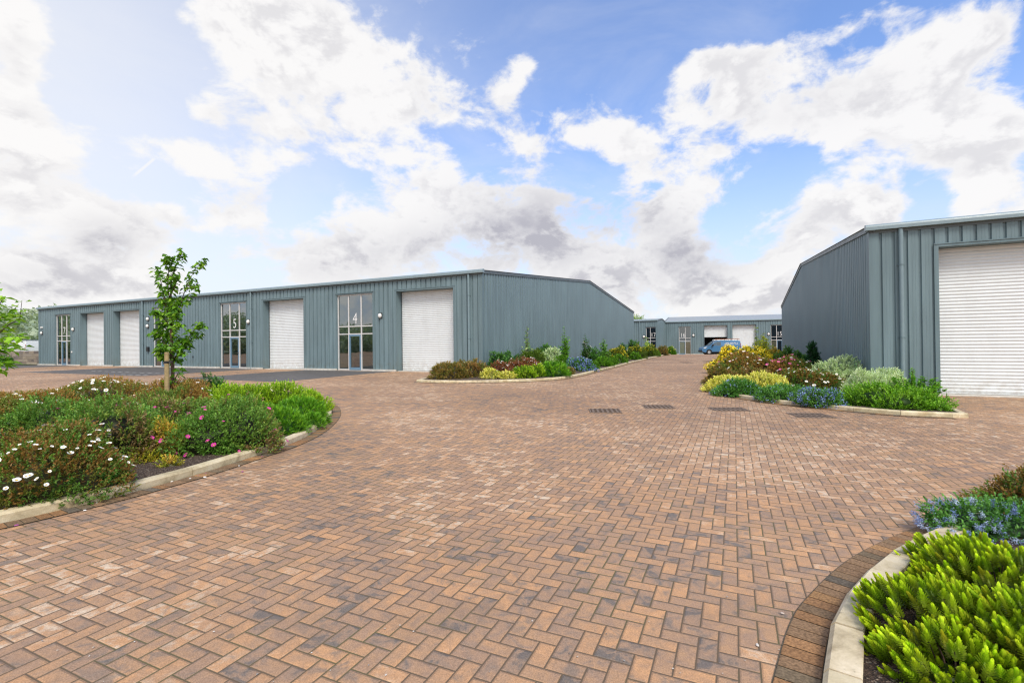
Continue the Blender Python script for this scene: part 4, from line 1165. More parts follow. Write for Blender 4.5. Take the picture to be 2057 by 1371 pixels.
def near_blue():
    c = gp(1985, 1100); c = c + Vector((.26, .2, .0)); z0 = gz(c.x, c.y) + .05
    root = empty('blue_ceanothus', (c.x, c.y, z0)); tag(root, 'blue flowering ceanothus spilling over the kerb behind the near hebes', 'shrub')
    dome = Dome(.58, .30, .17, .22); foliage('foliage', 'ceanothus', dome, c.y, root, 0, .8)
    # flower heads: short spikes of tiny florets
    d = dome.dirs(150, .0); S = dome.surf(d)*1.06; n = len(d)
    k = 80; ax = unit(d + np.array([-.25, -.1, .5]) + rng.normal(0, .2, (n, 3)))
    P = np.repeat(S, k, 0) + np.repeat(ax, k, 0)*rng.uniform(0, .05, (n*k, 1)) + rng.normal(0, .0105, (n*k, 3))
    v, f = leaf_quads(P, rng.normal(size=(n*k, 3)), .009, .007)
    pal = srgb((150, 170, 214), (168, 186, 224), (128, 148, 200), (194, 208, 234)); head = pal[rng.integers(0, 4, n)]
    cc = np.repeat(head, k, 0)*rng.uniform(.8, 1.15, (n*k, 1))
    o = np_mesh('blossom', v, f, M['petal'], np.clip(np.repeat(cc, 4, 0), 0, 1), root); o['kind'] = 'stuff'
near_blue()
def near_red():
    c = gp(2075, 1075); z0 = gz(c.x, c.y) + .05
    o = foliage('red_tipped_shrub', 'rockrose', Dome(.42, .4, .36, .25), c.y, None, 0, 1.0); o.location = (c.x+.3, c.y+.25, z0)
    tag(o, 'reddish brown tipped shrub at the right edge behind the blue flowers', 'shrub')
near_red()

# fallen petals and pebbles
def bits(name, pts, size, pal, label, cat, group):
    me = D.meshes.new(name)
    for i, p in enumerate(pts):
        mb = MB(); s = size*R.uniform(.7, 1.2); mb.col = lin(*R.choice(pal))[:3]
        k = 7; vs = []
        for j in range(k):
            a = 2*PI*j/k; q = s*R.uniform(.75, 1.1); vs.append((q*math.cos(a), q*.7*math.sin(a), .004))
        vs += [(x*.6, y*.6, .004+s*.35) for x, y, _ in vs]
        mb.add(vs, [(j, (j+1) % k, k+(j+1) % k, k+j) for j in range(k)] + [tuple(range(k, 2*k))])
        o = mb.build(name, M['petal'], None, col=True); o.location = (p.x, p.y, gz(p.x, p.y)+.004); o.rotation_euler[2] = R.uniform(0, 6)
        tag(o, label, cat, group)
bits('fallen_petal', G((170, 1026), (195, 1011), (345, 968), (382, 962), (411, 959), (480, 936), (562, 903)), .022, [(236, 232, 226), (226, 222, 214)], 'white petal fallen on the brick paving by the left kerb', 'petal', 'fallen white petals by the left kerb')
bits('fallen_petal', G((33, 1056), (398, 956), (413, 952), (487, 948), (526, 918)), .018, [(186, 74, 150), (170, 90, 150)], 'pink petal fallen on the brick paving by the left kerb', 'petal', 'fallen pink petals by the left kerb')
peb = [gp(R.uniform(60, 1600), 1371 - 330*R.random()**1.6) for _ in range(46)]
bits('pebble', peb, .006, [(206, 202, 196), (150, 146, 142), (120, 112, 104), (182, 170, 156)], 'tiny loose pebble lying in the joints of the foreground paving', 'pebble', 'loose pebbles on the foreground paving')
bits('pebble', [gp(1521.5, 1297), gp(1641, 1350), gp(1571, 1233)], .012, [(214, 208, 200), (196, 180, 168)], 'larger pale pebble near the curved cream kerb', 'pebble', 'pale pebbles near the cream kerb')

# ------------------------------------------------------------------ trees
def staked_tree():
    base = gp(345, 838); Y = base.y; z0 = base.z
    root = empty('young_tree', (base.x, Y, z0)); tag(root, 'slender young broadleaf tree tied to a stake in the left bed', 'tree')
    def q(px, py, dy=0.0): return at(px, py, Y + dy) - Vector((base.x, Y, z0))
    tr = MB(); tp = [Vector((.0, 0, -.1)), q(346, 800), q(347, 745), q(345, 700), q(344, 650), q(343, 600), q(344, 560), q(355, 530), q(366, 506)]
    tr.tube(tp, [.045, .042, .038, .034, .028, .02, .014, .01, .005], 9)
    tr.build('trunk', M['bark'], root, smooth=True)
    br = [([(345, 690), (356, 640), (364, 605), (376, 572), (392, 540), (412, 522)], .35, 70), ([(347, 722), (362, 708), (372, 690), (385, 668), (400, 652), (410, 655)], -.25, 62),
          ([(345, 660), (330, 640), (318, 625), (306, 628)], -.3, 46), ([(344, 640), (330, 600), (322, 560), (316, 536)], .25, 62), ([(343, 610), (336, 575), (340, 530), (338, 515)], -.3, 60),
          ([(345, 700), (330, 690), (318, 672), (312, 668)], .3, 46), ([(345, 690), (335, 700), (326, 695), (322, 700)], -.35, 34), ([(346, 700), (356, 690), (364, 680), (372, 690)], .4, 34),
          ([(344, 650), (338, 630), (332, 612), (325, 606)], .1, 44), ([(344, 640), (350, 625), (352, 612), (348, 600)], -.1, 44), ([(345, 680), (338, 665), (330, 655), (322, 645)], .15, 48), ([(345, 680), (350, 668), (356, 655), (362, 650)], -.3, 34),
          ([(372, 690), (376, 680), (384, 690), (372, 700)], -.1, 26), ([(385, 668), (394, 676), (400, 668)], -.1, 18), ([(376, 572), (388, 580), (394, 572)], .3, 22), ([(364, 605), (372, 612), (384, 590)], .3, 26),
          ([(347, 770), (356, 752), (362, 740)], -.1, 16), ([(347, 785), (338, 770), (335, 766)], -.1, 14), ([(346, 712), (336, 718), (326, 714), (316, 702)], -.2, 44), ([(346, 715), (352, 724), (362, 722)], .2, 26), ([(345, 705), (352, 692), (360, 700), (370, 714)], -.2, 38), ([(345, 690), (340, 680), (330, 672), (318, 664)], .2, 44), ([(345, 700), (338, 708), (332, 720)], .1, 24), ([(344, 655), (352, 640), (358, 630)], -.2, 26), ([(344, 620), (334, 605), (328, 588)], .2, 30), ([(344, 590), (352, 572), (356, 556)], -.2, 30)]
    P, A = [], []
    for pts, dy, n in br:
        n = int(n*2.0)
        m = len(pts); w = [q(x, y, dy*i/(m-1)) for i, (x, y) in enumerate(pts)]
        b = MB(); b.tube(w, [.014*(1-.75*i/(m-1)) for i in range(m)], 6); b.build('limb', M['bark'], root, smooth=True)
        for _ in range(n):
            t = (R.random()**.8)*(m-1.001); i = int(t); p = w[i].lerp(w[i+1], t-i)
            if i == 0 and R.random() < .6: continue
            a = R.uniform(0, 2*PI); P.append(p + Vector((R.gauss(0, .035), R.gauss(0, .05), R.gauss(0, .035)))); A.append((math.cos(a), math.sin(a), R.uniform(-.65, .25)))
    for _ in range(120):
        t = R.uniform(5.2, 7.99); i = int(t); p = tp[i].lerp(tp[i+1], t-i); a = R.uniform(0, 2*PI)
        P.append(p + Vector((R.gauss(0, .05), R.gauss(0, .07), R.gauss(0, .04)))); A.append((math.cos(a), math.sin(a), R.uniform(-.6, .3)))
    P = np.array([list(p) for p in P]); A = np.array(A)
    v, f = leaf_quads(P, A, rng.uniform(.085, .15, len(P)), rng.uniform(.05, .085, len(P)), droop=.3, fold=.22)
    pal = srgb((98, 146, 42), (114, 162, 48), (80, 124, 38), (142, 180, 62), (70, 110, 36)); hz = np.clip((P[:, 2]-.5)/3, 0, 1)
    c = pal[rng.integers(0, 5, len(P))]*rng.uniform(.8, 1.15, (len(P), 1))
    np_mesh('crown', v, f, M['leaf'], np.repeat(np.clip(c, 0, 1), 4, 0), root)
    sb = gp(336, 842); st = empty('tree_stake', (sb.x, sb.y, sb.z)); tag(st, 'round pale timber stake supporting the young tree', 'stake')
    h = at(336, 707, sb.y).z - sb.z
    m = MB(); m.tube([(0, 0, -.1), (0, 0, h-.012), (0, 0, h)], [.05, .048, .04], 14); m.build('post', M['stake'], st)
    tz = at(336, 727, sb.y).z - sb.z
    tie = MB(); tie.tube([(0, 0, tz-.025), (0, 0, tz+.025)], .054, 12)
    tie.tube([(.03, -.03, tz), (.09, -.04, tz), (.14, -.02, tz+.01)], .016, 8); tie.build('tree_tie', M['dark'], st)
staked_tree()

def edge_tree():
    "branches of a nearer tree that reach in at the left edge"
    Y = 6.4; g = at(-84, 760, Y); z0 = gz(g.x, Y)
    root = empty('broadleaf_tree', (g.x, Y, z0)); tag(root, 'leafy branches of a bright green tree reaching in at the left edge', 'tree')
    o0 = Vector((g.x, Y, z0))
    def q(px, py, dy=0.0): return at(px-12, py, Y+dy) - o0
    tr = MB(); tr.tube([Vector((0, 0, -.1)), q(-72, 800), q(-66, 700), q(-60, 640), q(-40, 560)], [.05, .045, .038, .028, .014], 9); tr.build('trunk', M['bark'], root, smooth=True)
    P, A = [], []
    for pts, dy, n in (([(-66, 700), (-30, 660), (0, 632), (14, 606), (20, 596)], -.1, 26), ([(-66, 700), (-20, 690), (10, 668), (30, 652), (52, 640), (56, 604)], .1, 40), ([(-66, 720), (-20, 700), (10, 690), (36, 680), (60, 676)], -.2, 50),
                       ([(-68, 730), (-20, 730), (5, 725), (24, 728)], .1, 40), ([(-70, 760), (-30, 745), (0, 742), (8, 748)], -.1, 26), ([(-66, 700), (-20, 660), (10, 640), (30, 634)], .2, 42), ([(-66, 700), (-20, 705), (15, 700), (42, 700)], .25, 46),
                       ([(-66, 690), (-30, 640), (-10, 600), (0, 582)], 0, 24), ([(-60, 650), (-30, 590), (-20, 540)], .2, 20)):
        m = len(pts); w = [q(x, y, dy*i/(m-1)) for i, (x, y) in enumerate(pts)]
        b = MB(); b.tube(w, [.012*(1-.75*i/(m-1)) for i in range(m)], 6); b.build('limb', M['bark'], root, smooth=True)
        for _ in range(n):
            t = R.uniform(.9, m-1.001); i = int(t); p = w[i].lerp(w[i+1], t-i); a = R.uniform(0, 2*PI)
            P.append(p + Vector((R.gauss(0, .03), R.gauss(0, .05), R.gauss(0, .03)))); A.append((math.cos(a)+.5, math.sin(a), R.uniform(-.45, .35)))
    P = np.array([list(p) for p in P]); A = np.array(A)
    v, f = leaf_quads(P, A, rng.uniform(.09, .15, len(P)), rng.uniform(.04, .065, len(P)), droop=.2, fold=.2)
    pal = srgb((118, 164, 44), (138, 184, 52), (98, 144, 40), (160, 194, 70)); c = pal[rng.integers(0, 4, len(P))]*rng.uniform(.85, 1.15, (len(P), 1))
    np_mesh('crown', v, f, M['leaf'], np.repeat(np.clip(c, 0, 1), 4, 0), root)
edge_tree()

def far_tree(px, top, Y, w, label, pal, n=1500):
    p = at(px, top, Y); z0 = -2.0; h = p.z - z0; r = (w/2)*Y/F
    root = empty('tree', (p.x, Y, z0)); tag(root, label, 'tree', 'trees beyond the far units')
    tr = MB(); tr.tube([(0, 0, 0), (.1, 0, h*.4), (0, .1, h*.8)], [.18, .13, .05], 7); tr.build('trunk', M['bark'], root)
    P = []
    for k in range(16):
        c = Vector((R.gauss(0, r*.5), R.gauss(0, r*.5), h*R.uniform(.5, .93)))
        for _ in range(n//16): P.append((c.x + R.gauss(0, r*.24), c.y + R.gauss(0, r*.24), min(c.z + R.gauss(0, h*.05), h)))
    P = np.array(P); A = rng.normal(size=(len(P), 3))
    v, f = leaf_quads(P, A, rng.uniform(.3, .5, len(P)), .26)
    c = srgb(*pal)[rng.integers(0, len(pal), len(P))]*rng.uniform(.8, 1.15, (len(P), 1))
    np_mesh('crown', v, f, M['leaf'], np.repeat(np.clip(c, 0, 1), 4, 0), root)
FT = [(150, 176, 100), (130, 160, 88), (166, 186, 120)]
far_tree(1283, 630, 104, 26, 'pale green tree top behind unit 17', FT)
far_tree(1364, 638, 112, 24, 'tip of a tree above the roof of unit 16', FT)
far_tree(1537, 635, 112, 14, 'tip of a tree above the roof near the right building', FT)

# wooded hillside on the left
def hillside():
    mb = MB(); n = 64; prof = [(70, 0), (85, 4), (105, 10), (130, 17), (160, 21), (200, 23), (260, 22), (420, 10)]
    hills = []
    for i in range(n+1):
        a = math.radians(-115 + 165*i/n)               # azimuth measured from +y toward -x
        amp = .62 + .12*math.sin(i*.7) + .08*math.sin(i*1.9+1)
        fade = .62*max(.0, min(1, (i+0)/6))*max(.0, min(1.0, (n-12-i)/12 + .0))
        for d, h in prof:
            a2 = math.radians(118 - 165*i/n)
            mb.v.append((-math.sin(a2)*d*1.15 - 8, math.cos(a2)*d*1.15 + 12, -2.2 + h*amp*fade)); mb.c.append((1, 1, 1))
    m = len(prof)
    for i in range(n):
        for k in range(m-1): mb.f.append((i*m+k, i*m+k+1, (i+1)*m+k+1, (i+1)*m+k)); mb.m.append(0)
    o = mb.build('hillside', M['hill'], smooth=True); tag(o, 'misty wooded hillside rising beyond the left buildings', kind='structure')
    v = np.array(mb.v).reshape(n+1, m, 3)
    P = []; S = []
    for _ in range(3400):
        i = R.randrange(n-13); k = R.choice((1, 1, 2, 2, 3, 3, 3, 4, 4, 5)) if R.random() < .9 else 0
        s, t = R.random(), R.random()
        p = (v[i, k]*(1-s) + v[i+1, k]*s)*(1-t) + (v[i, min(k+1, m-1)]*(1-s) + v[i+1, min(k+1, m-1)]*s)*t
        P.append(p); S.append(R.uniform(1.6, 3.4))
    P = np.array(P); S = np.array(S); c = 46
    pts = np.repeat(P + np.stack([np.zeros(len(P)), np.zeros(len(P)), S*.75], 1), c, 0)
    d = unit(rng.normal(size=(len(pts), 3))); rad = np.repeat(S, c)
    pts = pts + d*rad[:, None]*np.array([.8, .8, 1.0])*rng.uniform(.7, 1.05, (len(pts), 1))
    vv, f = leaf_quads(pts, unit(rng.normal(size=(len(pts), 3))) + d*.4, rng.uniform(.6, 1.1, len(pts)), rng.uniform(.5, .9, len(pts)))
    pal = srgb((142, 158, 138), (154, 168, 148), (132, 148, 128), (164, 178, 154)); tc = pal[rng.integers(0, 4, len(P))]  # distance haze put into the foliage tint, paled and greyed
    col = np.repeat(tc, c, 0)*(.72 + .34*np.clip(d[:, 2:3], -.6, 1))*rng.uniform(.9, 1.1, (len(pts), 1))  # clump tops tinted lighter than undersides, top light put into the colour
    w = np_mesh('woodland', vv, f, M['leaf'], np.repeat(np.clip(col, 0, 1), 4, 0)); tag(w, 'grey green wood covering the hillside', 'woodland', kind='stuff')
hillside()

# stone wall and verge at the far left
def stone_wall():
    a = Vector(Lw(48.2, -.5)[:2] + (0,)); b = Vector(Lw(66, -.5)[:2] + (0,)); d = (b-a).normalized(); s = Vector((-d.y, d.x, 0))
    root = empty('stone_wall', (a.x, a.y, gz(a.x, a.y)), math.atan2(d.y, d.x)); tag(root, 'low rough stone wall at the far left beside unit 7', 'wall')
    mb = MB(); L = (b-a).length
    for row in range(5):
        x = -R.uniform(0, .3)
        while x < L:
            w = R.uniform(.35, .95); k = R.uniform(.7, 1.1); c = lin(*R.choice(((150, 138, 126), (136, 122, 112), (160, 146, 130), (124, 114, 108))))
            mb.col = (c[0]*k, c[1]*k, c[2]*k); z = row*.27; mb.cbox(max(x, 0)+.01, x+w-.01, -.22+R.uniform(-.03, .03), .22, z+.006, z+.262, .02); x += w
    mb.build('stones', M['border'], root, col=True)
    mb = MB(); mb.box(.06, L-.05, -.16, .16, -.2, 1.3); mb.build('core', M['soil'], root)
    sheet('grass_verge', [Lw(48.4, -.25), Lw(49.5, 1.4), Lw(66, 1.7), Lw(66, -.25)], .05, M['grass'], 'grass strip at the foot of the stone wall', 1.2)
    p = Lw(56, 1.0)
    o = foliage('ivy_clump', 'evergreen', Dome(2.6, .5, .9, .3), 50, None); o.location = (p[0], p[1], gz(*p)+.02); tag(o, 'dark ivy clump hiding part of the stone wall', 'plant')
stone_wall()

# ------------------------------------------------------------------ vans
def van(name, label, loc, rz, paint, lettering=True, rack=True, group=None):
    "front toward local -x, left flank toward local -y; length 5.3, height 1.95"
    root = empty(name, loc, rz); tag(root, label, 'van', group)
    prof = [(-2.62, .42), (-2.66, .62), (-2.60, .86), (-2.45, 1.0), (-1.78, 1.17), (-1.62, 1.22), (-.95, 1.80), (-.72, 1.90), (-.2, 1.95), (2.2, 1.93), (2.48, 1.86), (2.58, 1.2), (2.64, .55), (2.62, .40), (2.3, .30), (-2.35, .30)]
    def halfw(z): return .96 if z < 1.15 else .96 - (z-1.15)*.19
    mb = MB(); n = len(prof)
    def side(s, f):
        return [(x, s*(halfw(z)*f), z) for x, z in prof]
    A = side(-1, .94); B = side(-1, 1.0); C = side(1, 1.0); Dv = side(1, .94)
    cxm, czm = 0, 1.05
    sh = lambda pts, k: [(x + (cxm-x)*k, y, z + (czm-z)*k*.8) for x, y, z in pts]
    # body sections from flank to flank; flank edges drawn in a little for rounded corners
    secs = [sh(B, .035), [(x, y*.975, z) for x, y, z in B], [(x, y*.975, z) for x, y, z in C], sh(C, .035)]
    vs = [p for s_ in secs for p in s_]
    fs = [tuple(range(n))] + [(k*n+i, k*n+(i+1) % n, (k+1)*n+(i+1) % n, (k+1)*n+i) for k in range(3) for i in range(n)] + [tuple(range(4*n-1, 3*n-1, -1))]
    mb.add(vs, fs); body = mb.build('body', paint, root)
    def flank(name, pts, mat, s=-1, lift=.006, parent=root):
        m = MB(); q = [(x, s*(halfw(z)+lift), z) for x, z in pts]; q2 = [(x, s*(halfw(z)-.02), z) for x, z in pts]; k = len(q)
        m.add(q+q2, [tuple(range(k))] + [(i, (i+1) % k, k+(i+1) % k, k+i) for i in range(k)]); return m.build(name, mat, parent)
    for s in (-1, 1):
        flank('window', [(-1.42, 1.24), (-.86, 1.74), (-.80, 1.76), (-.80, 1.24)], M['car_glass'], s)
        flank('window', [(-.74, 1.24), (-.74, 1.77), (-.12, 1.78), (-.12, 1.24)], M['car_glass'], s)
        flank('door', [(-1.5, .45), (-1.5, 1.18), (-.06, 1.2), (-.06, .45)], paint, s, .004)
        flank('sliding_door', [(-.02, .45), (-.02, 1.8), (1.2, 1.8), (1.2, .45)], paint, s, .004)
        flank('sill', [(-1.3, .28), (-1.3, .40), (1.2, .40), (1.2, .28)], M['dark'], s, .012)
        flank('headlight', [(-2.5, .84), (-2.36, 1.0), (-1.98, 1.07), (-2.2, .88)], M['lamp_glass'], s, .004)
        flank('tail_light', [(2.44, 1.0), (2.42, 1.5), (2.52, 1.5), (2.56, 1.0)], M['tail'], s, .006)
        m = MB(); m.cbox(-1.36, -1.16, s*1.0 - (.22 if s < 0 else 0), s*1.0 + (.22 if s > 0 else 0), 1.2, 1.42, .03); m.build('mirror', M['dark'], root)
        for x in (-1.72, 1.62):
            # arch, tyre, rim
            a = MB(); pts = []
            for i in range(15):
                t = PI*i/14; pts.append((x - .40*math.cos(t), .36 + .40*math.sin(t)))
            q = [(px_, s*(.96+.008), z) for px_, z in pts]; q2 = [(px_, s*.8, z) for px_, z in pts]; k = len(q)
            a.add(q+q2, [tuple(range(k))] + [(i, i+1, k+i+1, k+i) for i in range(k-1)]); a.build('wheel_arch', M['dark'], root)
            w = MB(); prof_w = [(.20, .0), (.31, .0), (.335, .03), (.335, .17), (.31, .2), (.2, .2)]
            nn = 24; vs = [(x + r*math.cos(2*PI*i/nn), s*(.985 - y), .335 + r*math.sin(2*PI*i/nn)) for r, y in prof_w for i in range(nn)]
            fs = [(k*nn+i, k*nn+(i+1) % nn, (k+1)*nn+(i+1) % nn, (k+1)*nn+i) for k in range(len(prof_w)-1) for i in range(nn)]
            w.add(vs, fs); wo = w.build('wheel', M['tyre'], root, smooth=True)
            r_ = MB(); vs = [(x, s*.99, .335)] + [(x + r*math.cos(2*PI*i/nn), s*(.992 if r < .15 else .975), .335 + r*math.sin(2*PI*i/nn)) for r in (.07, .2) for i in range(nn)]
            fs = [(0, 1+i, 1+(i+1) % nn) for i in range(nn)] + [(1+i, 1+(i+1) % nn, 1+nn+(i+1) % nn, 1+nn+i) for i in range(nn)]
            r_.add(vs, fs); r_.build('rim', M['rim'], wo)
    m = MB(); m.cbox(-2.72, -2.5, -.9, .9, .36, .60, .05); m.build('bumper', M['dark'], root)
    m = MB(); m.quad((-1.58, -.74, 1.265), (-1.58, .74, 1.265), (-1.0, .68, 1.772), (-1.0, -.68, 1.772)); ws = m.build('windscreen', M['car_glass'], root); ws.location = (-.03, 0, .028)
    if lettering:
        # two lines of white lettering, too small to read in the photograph
        for row, (z, x0, x1, hh) in enumerate(((1.52, .52, 2.1, .14), (1.37, .34, 2.2, .10))):
            m = MB(); x = x0
            while x < x1:
                for _ in range(R.choice((4, 5, 7))):
                    w = R.uniform(.05, .085)
                    if x + w > x1: break
                    k = R.choice((0, 1, 2)); y = -(halfw(z)+.009); t = .022
                    m.box(x, x+t, y, y+.02, z, z+hh)
                    if k != 1: m.box(x+t, x+w, y, y+.02, z+hh-t, z+hh)
                    if k != 0: m.box(x+t, x+w, y, y+.02, z+hh*.45, z+hh*.45+t)
                    if k == 2: m.box(x+w, x+w+t*.8, y, y+.02, z, z+hh)
                    x += w + .035
                x += .07
            m.build('lettering', M['number'], root)
    if rack:
        for y in (-.62, .62):
            m = MB(); m.tube([(-.75, y, 2.03), (2.3, y, 2.03)], .025, 8); m.build('roof_rail', M['steel'], root)
        for x in (-.6, .5, 1.4, 2.2):
            m = MB(); m.box(x-.03, x+.03, -.66, .66, 2.05, 2.08)
            for y in (-.62, .62): m.box(x-.02, x+.02, y-.02, y+.02, 1.88, 2.05)
            m.build('roof_bar', M['steel'], root)
    return root
def paint(name, col):
    m, nt, b = material(name); b.inputs['Base Color'].default_value = col; b.inputs['Roughness'].default_value = .3
    b.inputs['Coat Weight'].default_value = .6; b.inputs['Coat Roughness'].default_value = .06
    return m
M['blue_paint'] = paint('blue_paint', lin(70, 118, 158)); M['white_paint'] = paint('white_paint', lin(225, 226, 226))
M['car_glass'] = paint('car_glass', lin(70, 84, 90)); M['lamp_glass'] = paint('headlight_glass', lin(220, 224, 226)); M['tail'] = paint('tail_red', lin(150, 30, 28))
M['tyre'] = plain('tyre_rubber', lin(34, 34, 35), .8); M['rim'] = plain('wheel_rim', lin(190, 192, 194), .35, .5)
vp = gp(1444, 712.0)
VY = 68.0; vc = at(1446, 712, VY); vz = gz(vc.x, VY)
van('panel_van', 'blue panel van with white lettering and ladders on its roof rack, far end of road', (vc.x, VY, at(1430, 711.6, VY).z), math.radians(-6), M['blue_paint'])
def ladder():
    root = empty('ladder', (vc.x, VY, at(1430, 711.6, VY).z), math.radians(-6)); tag(root, 'timber and metal ladder lying on the roof rack of the blue van', 'ladder')
    M['wood'] = plain('ladder_wood', lin(158, 100, 76), .6)
    for y in (-.5, -.14):
        m = MB(); m.box(-.7, 2.5, y-.03, y+.03, 2.082, 2.16); m.build('side_rail', M['wood'], root)
    for i in range(10):
        m = MB(); m.tube([(-.5+.31*i, -.469, 2.12), (-.5+.31*i, -.171, 2.12)], .016, 6); m.build('rung', M['steel'], root)
ladder()
tp_ = [Lw(48.3, -.75), Lw(90, -.75), Lw(90, -40), Lw(48.3, -40)]
mb = MB(); zt = LZ + .55; n_ = len(tp_)
mb.add([(x, y, zt) for x, y in tp_] + [(x, y, LZ-1) for x, y in tp_], [(0, 1, 2, 3)] + [(i, (i+1) % 4, 4+(i+1) % 4, 4+i) for i in range(4)])
tag(mb.build('upper_yard', M['grass']), 'higher ground retained behind the stone wall', kind='structure')
wp = at(46, 700, 60.0)
van('panel_van', 'white van parked on the higher ground behind the stone wall at far left', (wp.x, wp.y, zt), math.radians(-20), M['white_paint'], lettering=False)
wp = at(84, 700, 63.0)
van('panel_van', 'white van mostly hidden by the corner of unit 7', (wp.x, wp.y, zt), math.radians(-20), M['white_paint'], lettering=False, rack=False)

# ------------------------------------------------------------------ sky, sun, camera
SUN_EL, SUN_AZ = math.radians(50), math.radians(164)      # azimuth from +y, positive toward +x
w = D.worlds.new('World'); scene.world = w; w.use_nodes = True
t = w.node_tree; t.nodes.clear(); nt = NT(t)
sky = nt.n('ShaderNodeTexSky', sky_type='NISHITA'); sky.sun_disc = False
sky.sun_elevation = SUN_EL; sky.sun_rotation = SUN_AZ; sky.air_density = 1.0; sky.dust_density = .6; sky.ozone_density = 2.2
STR = .11
co = nt.n('ShaderNodeTexCoord').outputs['Generated']
dx, dy, dz = nt.sep(co)
az = nt.math('ARCTAN2', dx, dy); el = nt.math('ARCSINE', dz)
ae = nt.combine(az, el, 0)
def aeof(px, py):
    r = ray(px, py).normalized(); return math.atan2(r.x, r.y), math.asin(r.z)
CLOUDS = [  # px, py, half width, half height, amount
 (560, 90, 150, 110, .5), (660, 185, 140, 105, .5), (850, 220, 100, 70, .5), (470, 30, 70, 60, .4), (640, 40, 90, 50, .3), (400, 215, 70, 35, .4), (520, 260, 95, 35, .42), (390, 310, 105, 60, .5), (530, 350, 45, 50, .42),
 (30, 110, 75, 200, .65), (70, 310, 130, 100, .6), (20, 400, 160, 60, .4), (250, 440, 130, 70, .5), (60, 530, 190, 80, .6), (200, 580, 160, 50, .4),
 (900, 390, 120, 85, .5), (760, 455, 130, 70, .42), (1060, 440, 120, 95, .5), (620, 515, 130, 55, .45), (470, 430, 80, 45, .42), (850, 525, 240, 50, .42), (400, 560, 200, 40, .3),
 (1010, 205, 45, 55, .48), (1045, 270, 50, 50, .42), (1060, 130, 42, 24, .42), (1150, 240, 60, 48, .42), (1290, 320, 110, 70, .5), (1400, 385, 100, 60, .5), (1255, 260, 50, 40, .35), (1350, 215, 60, 30, .2),
 (1500, 140, 140, 70, .5), (1385, 135, 120, 30, .38), (1600, 230, 140, 80, .5), (1750, 230, 160, 90, .55), (1880, 130, 150, 110, .55), (2010, 60, 80, 80, .5), (1950, 270, 160, 60, .42), (1720, 45, 60, 40, .3), (1790, 20, 50, 30, .25),
 (1680, 420, 110, 60, .5), (1620, 480, 75, 60, .5), (1770, 430, 80, 55, .48), (1990, 350, 110, 95, .55), (1540, 440, 60, 35, .3), (1330, 500, 120, 60, .5), (1250, 560, 160, 60, .5), (1450, 590, 130, 50, .5), (1270, 430, 80, 32, .35),
 (910, 80, 110, 80, .22), (1350, 615, 260, 40, .4), (1150, 520, 120, 60, .35), (1100, 300, 60, 40, .3), (720, 300, 50, 40, .25), (340, 430, 50, 40, .25), (1560, 520, 60, 50, .35), (1460, 300, 70, 60, .3), (1330, 430, 70, 40, .3), (1880, 330, 80, 50, .35), (1480, 210, 60, 60, .35), (700, 120, 70, 60, .25), (600, 330, 40, 30, .2), (270, 300, 40, 40, .2), (1600, 590, 120, 40, .4),
 (300, 80, 110, 110, -.3), (1090, 70, 130, 80, -.3), (1300, 60, 150, 90, -.35), (950, 320, 40, 40, -.2), (1560, 390, 55, 70, -.35), (1230, 395, 70, 40, -.25), (230, 270, 50, 50, -.2), (1500, 40, 140, 45, -.3), (1560, 320, 50, 60, -.2), (720, 350, 80, 45, -.3), (600, 390, 60, 40, -.3), (330, 395, 60, 35, -.25), (560, 455, 40, 30, -.2), (1190, 330, 50, 50, -.25), (230, 370, 40, 40, -.25), (430, 490, 60, 30, -.2), (1880, 400, 40, 60, -.25)]
GREYS = [(1060, 455, 130, 80, .95), (1270, 440, 100, 40, .75), (1370, 520, 130, 55, .8), (215, 480, 90, 45, .6), (900, 510, 220, 50, .55), (1640, 210, 140, 40, .25), (60, 560, 120, 40, .35), (1180, 590, 200, 40, .3), (1700, 500, 100, 40, .3), (640, 540, 160, 40, .25), (540, 400, 60, 30, .2)]
def blobs(lst, base):
    acc = None
    for px, py, rx, ry, am in lst:
        a, e = aeof(px, py); a1, _ = aeof(px + rx, py); _, e1 = aeof(px, py - ry)
        ia, ie = 1/max(a1-a, .01), 1/max(e1-e, .01)
        v = nt.vec('MULTIPLY_ADD', ae, (ia, ie, 0), (-a*ia, -e*ie, 0))
        d2 = nt.vec('DOT_PRODUCT', v, v)
        acc = nt.math('MULTIPLY_ADD', nt.math('POWER', base, d2), am, 0.0 if acc is None else acc)
    return acc
bias = blobs(CLOUDS, .36); greys = blobs(GREYS, .36)
def cl(off):
    p = nt.vec('MULTIPLY', nt.vec('ADD', co, off), (1, 1, 1.55))
    n1 = nt.noise(p, 6.0, 9, .6, .35); n2 = nt.noise(p, 14, 6, .6, .25)
    return nt.math('ADD', nt.math('MULTIPLY_ADD', n1, 1.35, -.675), nt.math('MULTIPLY_ADD', n2, .85, -.075))
n0 = cl((0, 0, 0)); nS = cl((-.028, .012, .035))
behind = nt.mapr(dy, .1, -.35, -.03, .3)
dens = nt.math('ADD', nt.math('ADD', n0, nt.math('MULTIPLY_ADD', bias, .74, -.03)), behind)
densS = nt.math('ADD', nt.math('ADD', nS, nt.math('MULTIPLY_ADD', bias, .74, -.03)), behind)
mask = nt.mapr(dens, .385, .64)
thick = nt.mapr(dens, .5, .95)
lit = nt.mapr(nt.math('SUBTRACT', dens, densS), -.13, .12)
low = nt.mapr(el, .30, .04)            # cloud bases toward the horizon are greyer
shade = nt.math('MULTIPLY', nt.math('SUBTRACT', 1.0, lit), nt.mapr(thick, .1, .8, .25, 1.0))
shade = nt.math('MULTIPLY', shade, nt.math('MULTIPLY_ADD', low, .45, .62))
k = 1/STR
white = (.98*k, .965*k, .955*k, 1); greyc = (.50*k, .49*k, .54*k, 1)
